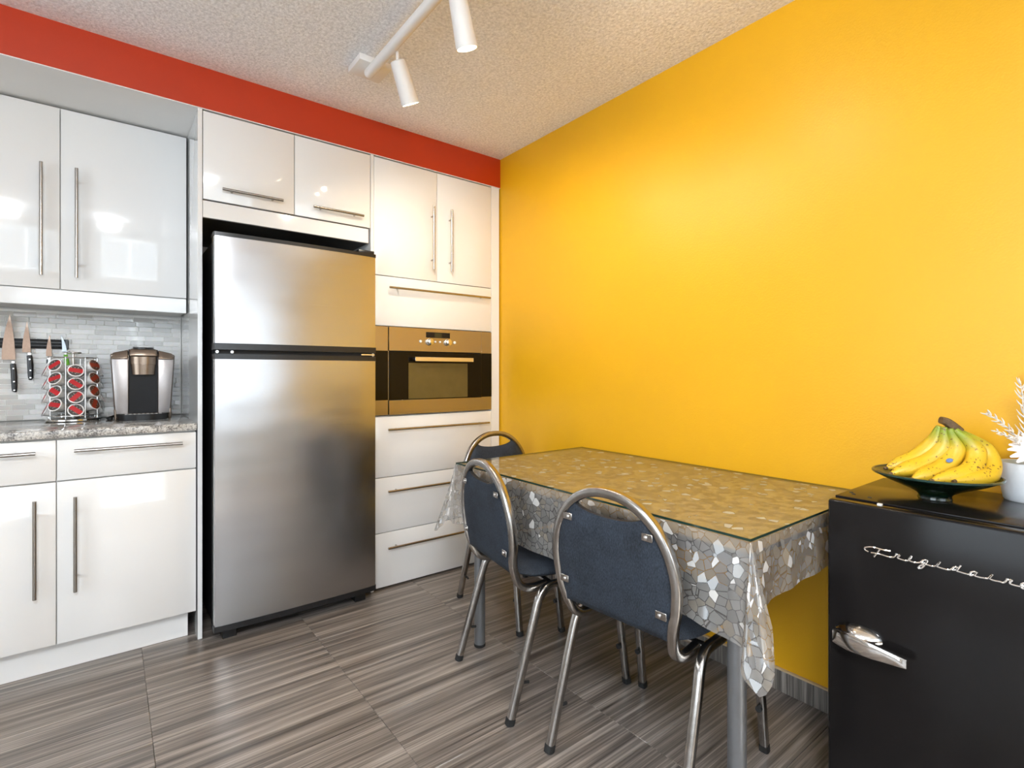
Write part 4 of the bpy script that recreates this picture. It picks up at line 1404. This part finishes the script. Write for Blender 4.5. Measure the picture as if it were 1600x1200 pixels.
def half_drum(r0, r1, z0, z1, yc, n=18, flat=0.6):
    mb = MB()
    for r, z in ((r0, z0), (r1, z1)):
        mb.v += [(-r * math.cos(PI * k / n), yc - flat * r * math.sin(PI * k / n), z) for k in range(n + 1)]
    m = n + 1
    for k in range(n):
        mb.f.append((k, k + 1, m + k + 1, m + k))
    mb.f.append((n, 0, m, m + n))
    mb.f.append(tuple(range(m))); mb.f.append(tuple(range(m, 2 * m)))
    return mb
half_drum(0.043, 0.047, 0.206, 0.252, -0.086).build('brew_head', 'maker_bronze', t, angle=30)
half_drum(0.049, 0.050, 0.2525, 0.287, -0.087).build('brew_collar', 'maker_bronze', t, angle=30)
half_drum(0.094, 0.098, 0.0, 0.027, -0.080, 24, 0.55).build('drip_tray', 'black_plastic', t, angle=30)
dg = MB()
for k in range(9):
    x = -0.064 + 0.016 * k
    dg.box(x - 0.004, x + 0.004, -0.128 + abs(k - 4) ** 2 * 0.0007, -0.092, 0.0272, 0.0295)
dg.build('drip_grate', 'maker_silver', t)
for s in (-1, 1):
    MB().hull8([(s * 0.098, -0.094, 0.0), (s * 0.106, -0.090, 0.0), (s * 0.106, 0.0, 0.0), (s * 0.098, 0.0, 0.0),
                (s * 0.100, -0.094, 0.05), (s * 0.108, -0.090, 0.05), (s * 0.108, 0.0, 0.05), (s * 0.100, 0.0, 0.05)]).build('side_foot', 'maker_bronze', t, 0.002, 1)
cd = smooth_path([(-0.06, 0.14, 0.03), (-0.112, 0.120, 0.008), (-0.132, 0.03, 0.006), (-0.128, -0.02, 0.006), (-0.116, -0.03, 0.006)], 8)
MB().tube(cd, 0.0055, 8).build('power_cord', 'rubber', t)

# ------------------------------------------------------------------ track light
t = thing('track_light', 'white ceiling track light with cylinder spot heads and a square mounting plate', 'light fixture')
MB().box(0.805, 0.945, 2.045, 2.175, ZC - 0.028, ZC - 0.0005).build('mounting_plate', 'lamp_white', t, 0.004, 2)
MB().tube([(0.868, 2.105, ZC - 0.042), (0.868, 0.80, ZC - 0.042)], 0.019, 16, 0.2).build('track', 'lamp_white', t)
def head(y, tipoff, watts, aim):
    top = Vector((0.889, y, 2.352))
    tip = top + Vector(tipoff)
    ax_ = (tip - top).normalized()
    q = (-ax_).to_track_quat('Z', 'Y')
    Ln = (tip - top).length
    def orient(mb):
        mb.v = [tuple(tip + q @ Vector(p)) for p in mb.v]
        return mb
    h = orient(MB().lathe([(0.0, Ln), (0.024, Ln), (0.030, Ln - 0.004), (0.036, 0.018), (0.037, 0.0), (0.033, 0.0), (0.032, 0.016), (0.0, 0.016)], 28, caps=False)).build('spot_head', 'lamp_white', t, angle=40)
    orient(MB().lathe([(0.0, 0.003), (0.0325, 0.003), (0.0325, 0.0105), (0.0, 0.0105)], 28, caps=False)).build('lamp_lens', 'lamp_glow', h)
    MB().tube([(0.875, y, ZC - 0.043), (0.889, y, ZC - 0.055), tuple(top + Vector((0, 0, 0.005))), tuple(top - Vector((0, 0, 0.02)))], 0.0065, 10).build('arm', 'lamp_white', h)
    sl = light('spot_lamp', 'SPOT', tuple(tip + ax_ * 0.012), (0, 0, 0), watts, (1.0, 0.86, 0.68), spot_size=math.radians(160), spot_blend=0.7, shadow_soft_size=0.03)
    sl.rotation_euler = ax_.to_track_quat('-Z', 'Y').to_euler()
    sl.parent = t
head(1.871, (0.070, 0.028, -0.138), 12, None)
head(1.432, (0.050, 0.020, -0.142), 12, None)
head(1.020, (0.120, -0.02, -0.085), 5, None)

# ------------------------------------------------------------------ ceiling lamp of the room behind the camera
t = thing('ceiling_lamp', 'round white drum ceiling lamp hanging in the room facing the refrigerator', 'lamp', (-0.35, -0.55, ZC))
MB().lathe([(0.0, -0.0005), (0.07, -0.0005), (0.07, -0.02), (0.012, -0.03), (0.012, -0.13), (0.0, -0.13)], 24, caps=False).build('canopy', 'lamp_white', t)
MB().lathe([(0.0, -0.13), (0.26, -0.13), (0.28, -0.14), (0.28, -0.21), (0.26, -0.225), (0.0, -0.23)], 40, caps=False).build('diffuser', 'drum_glow', t)
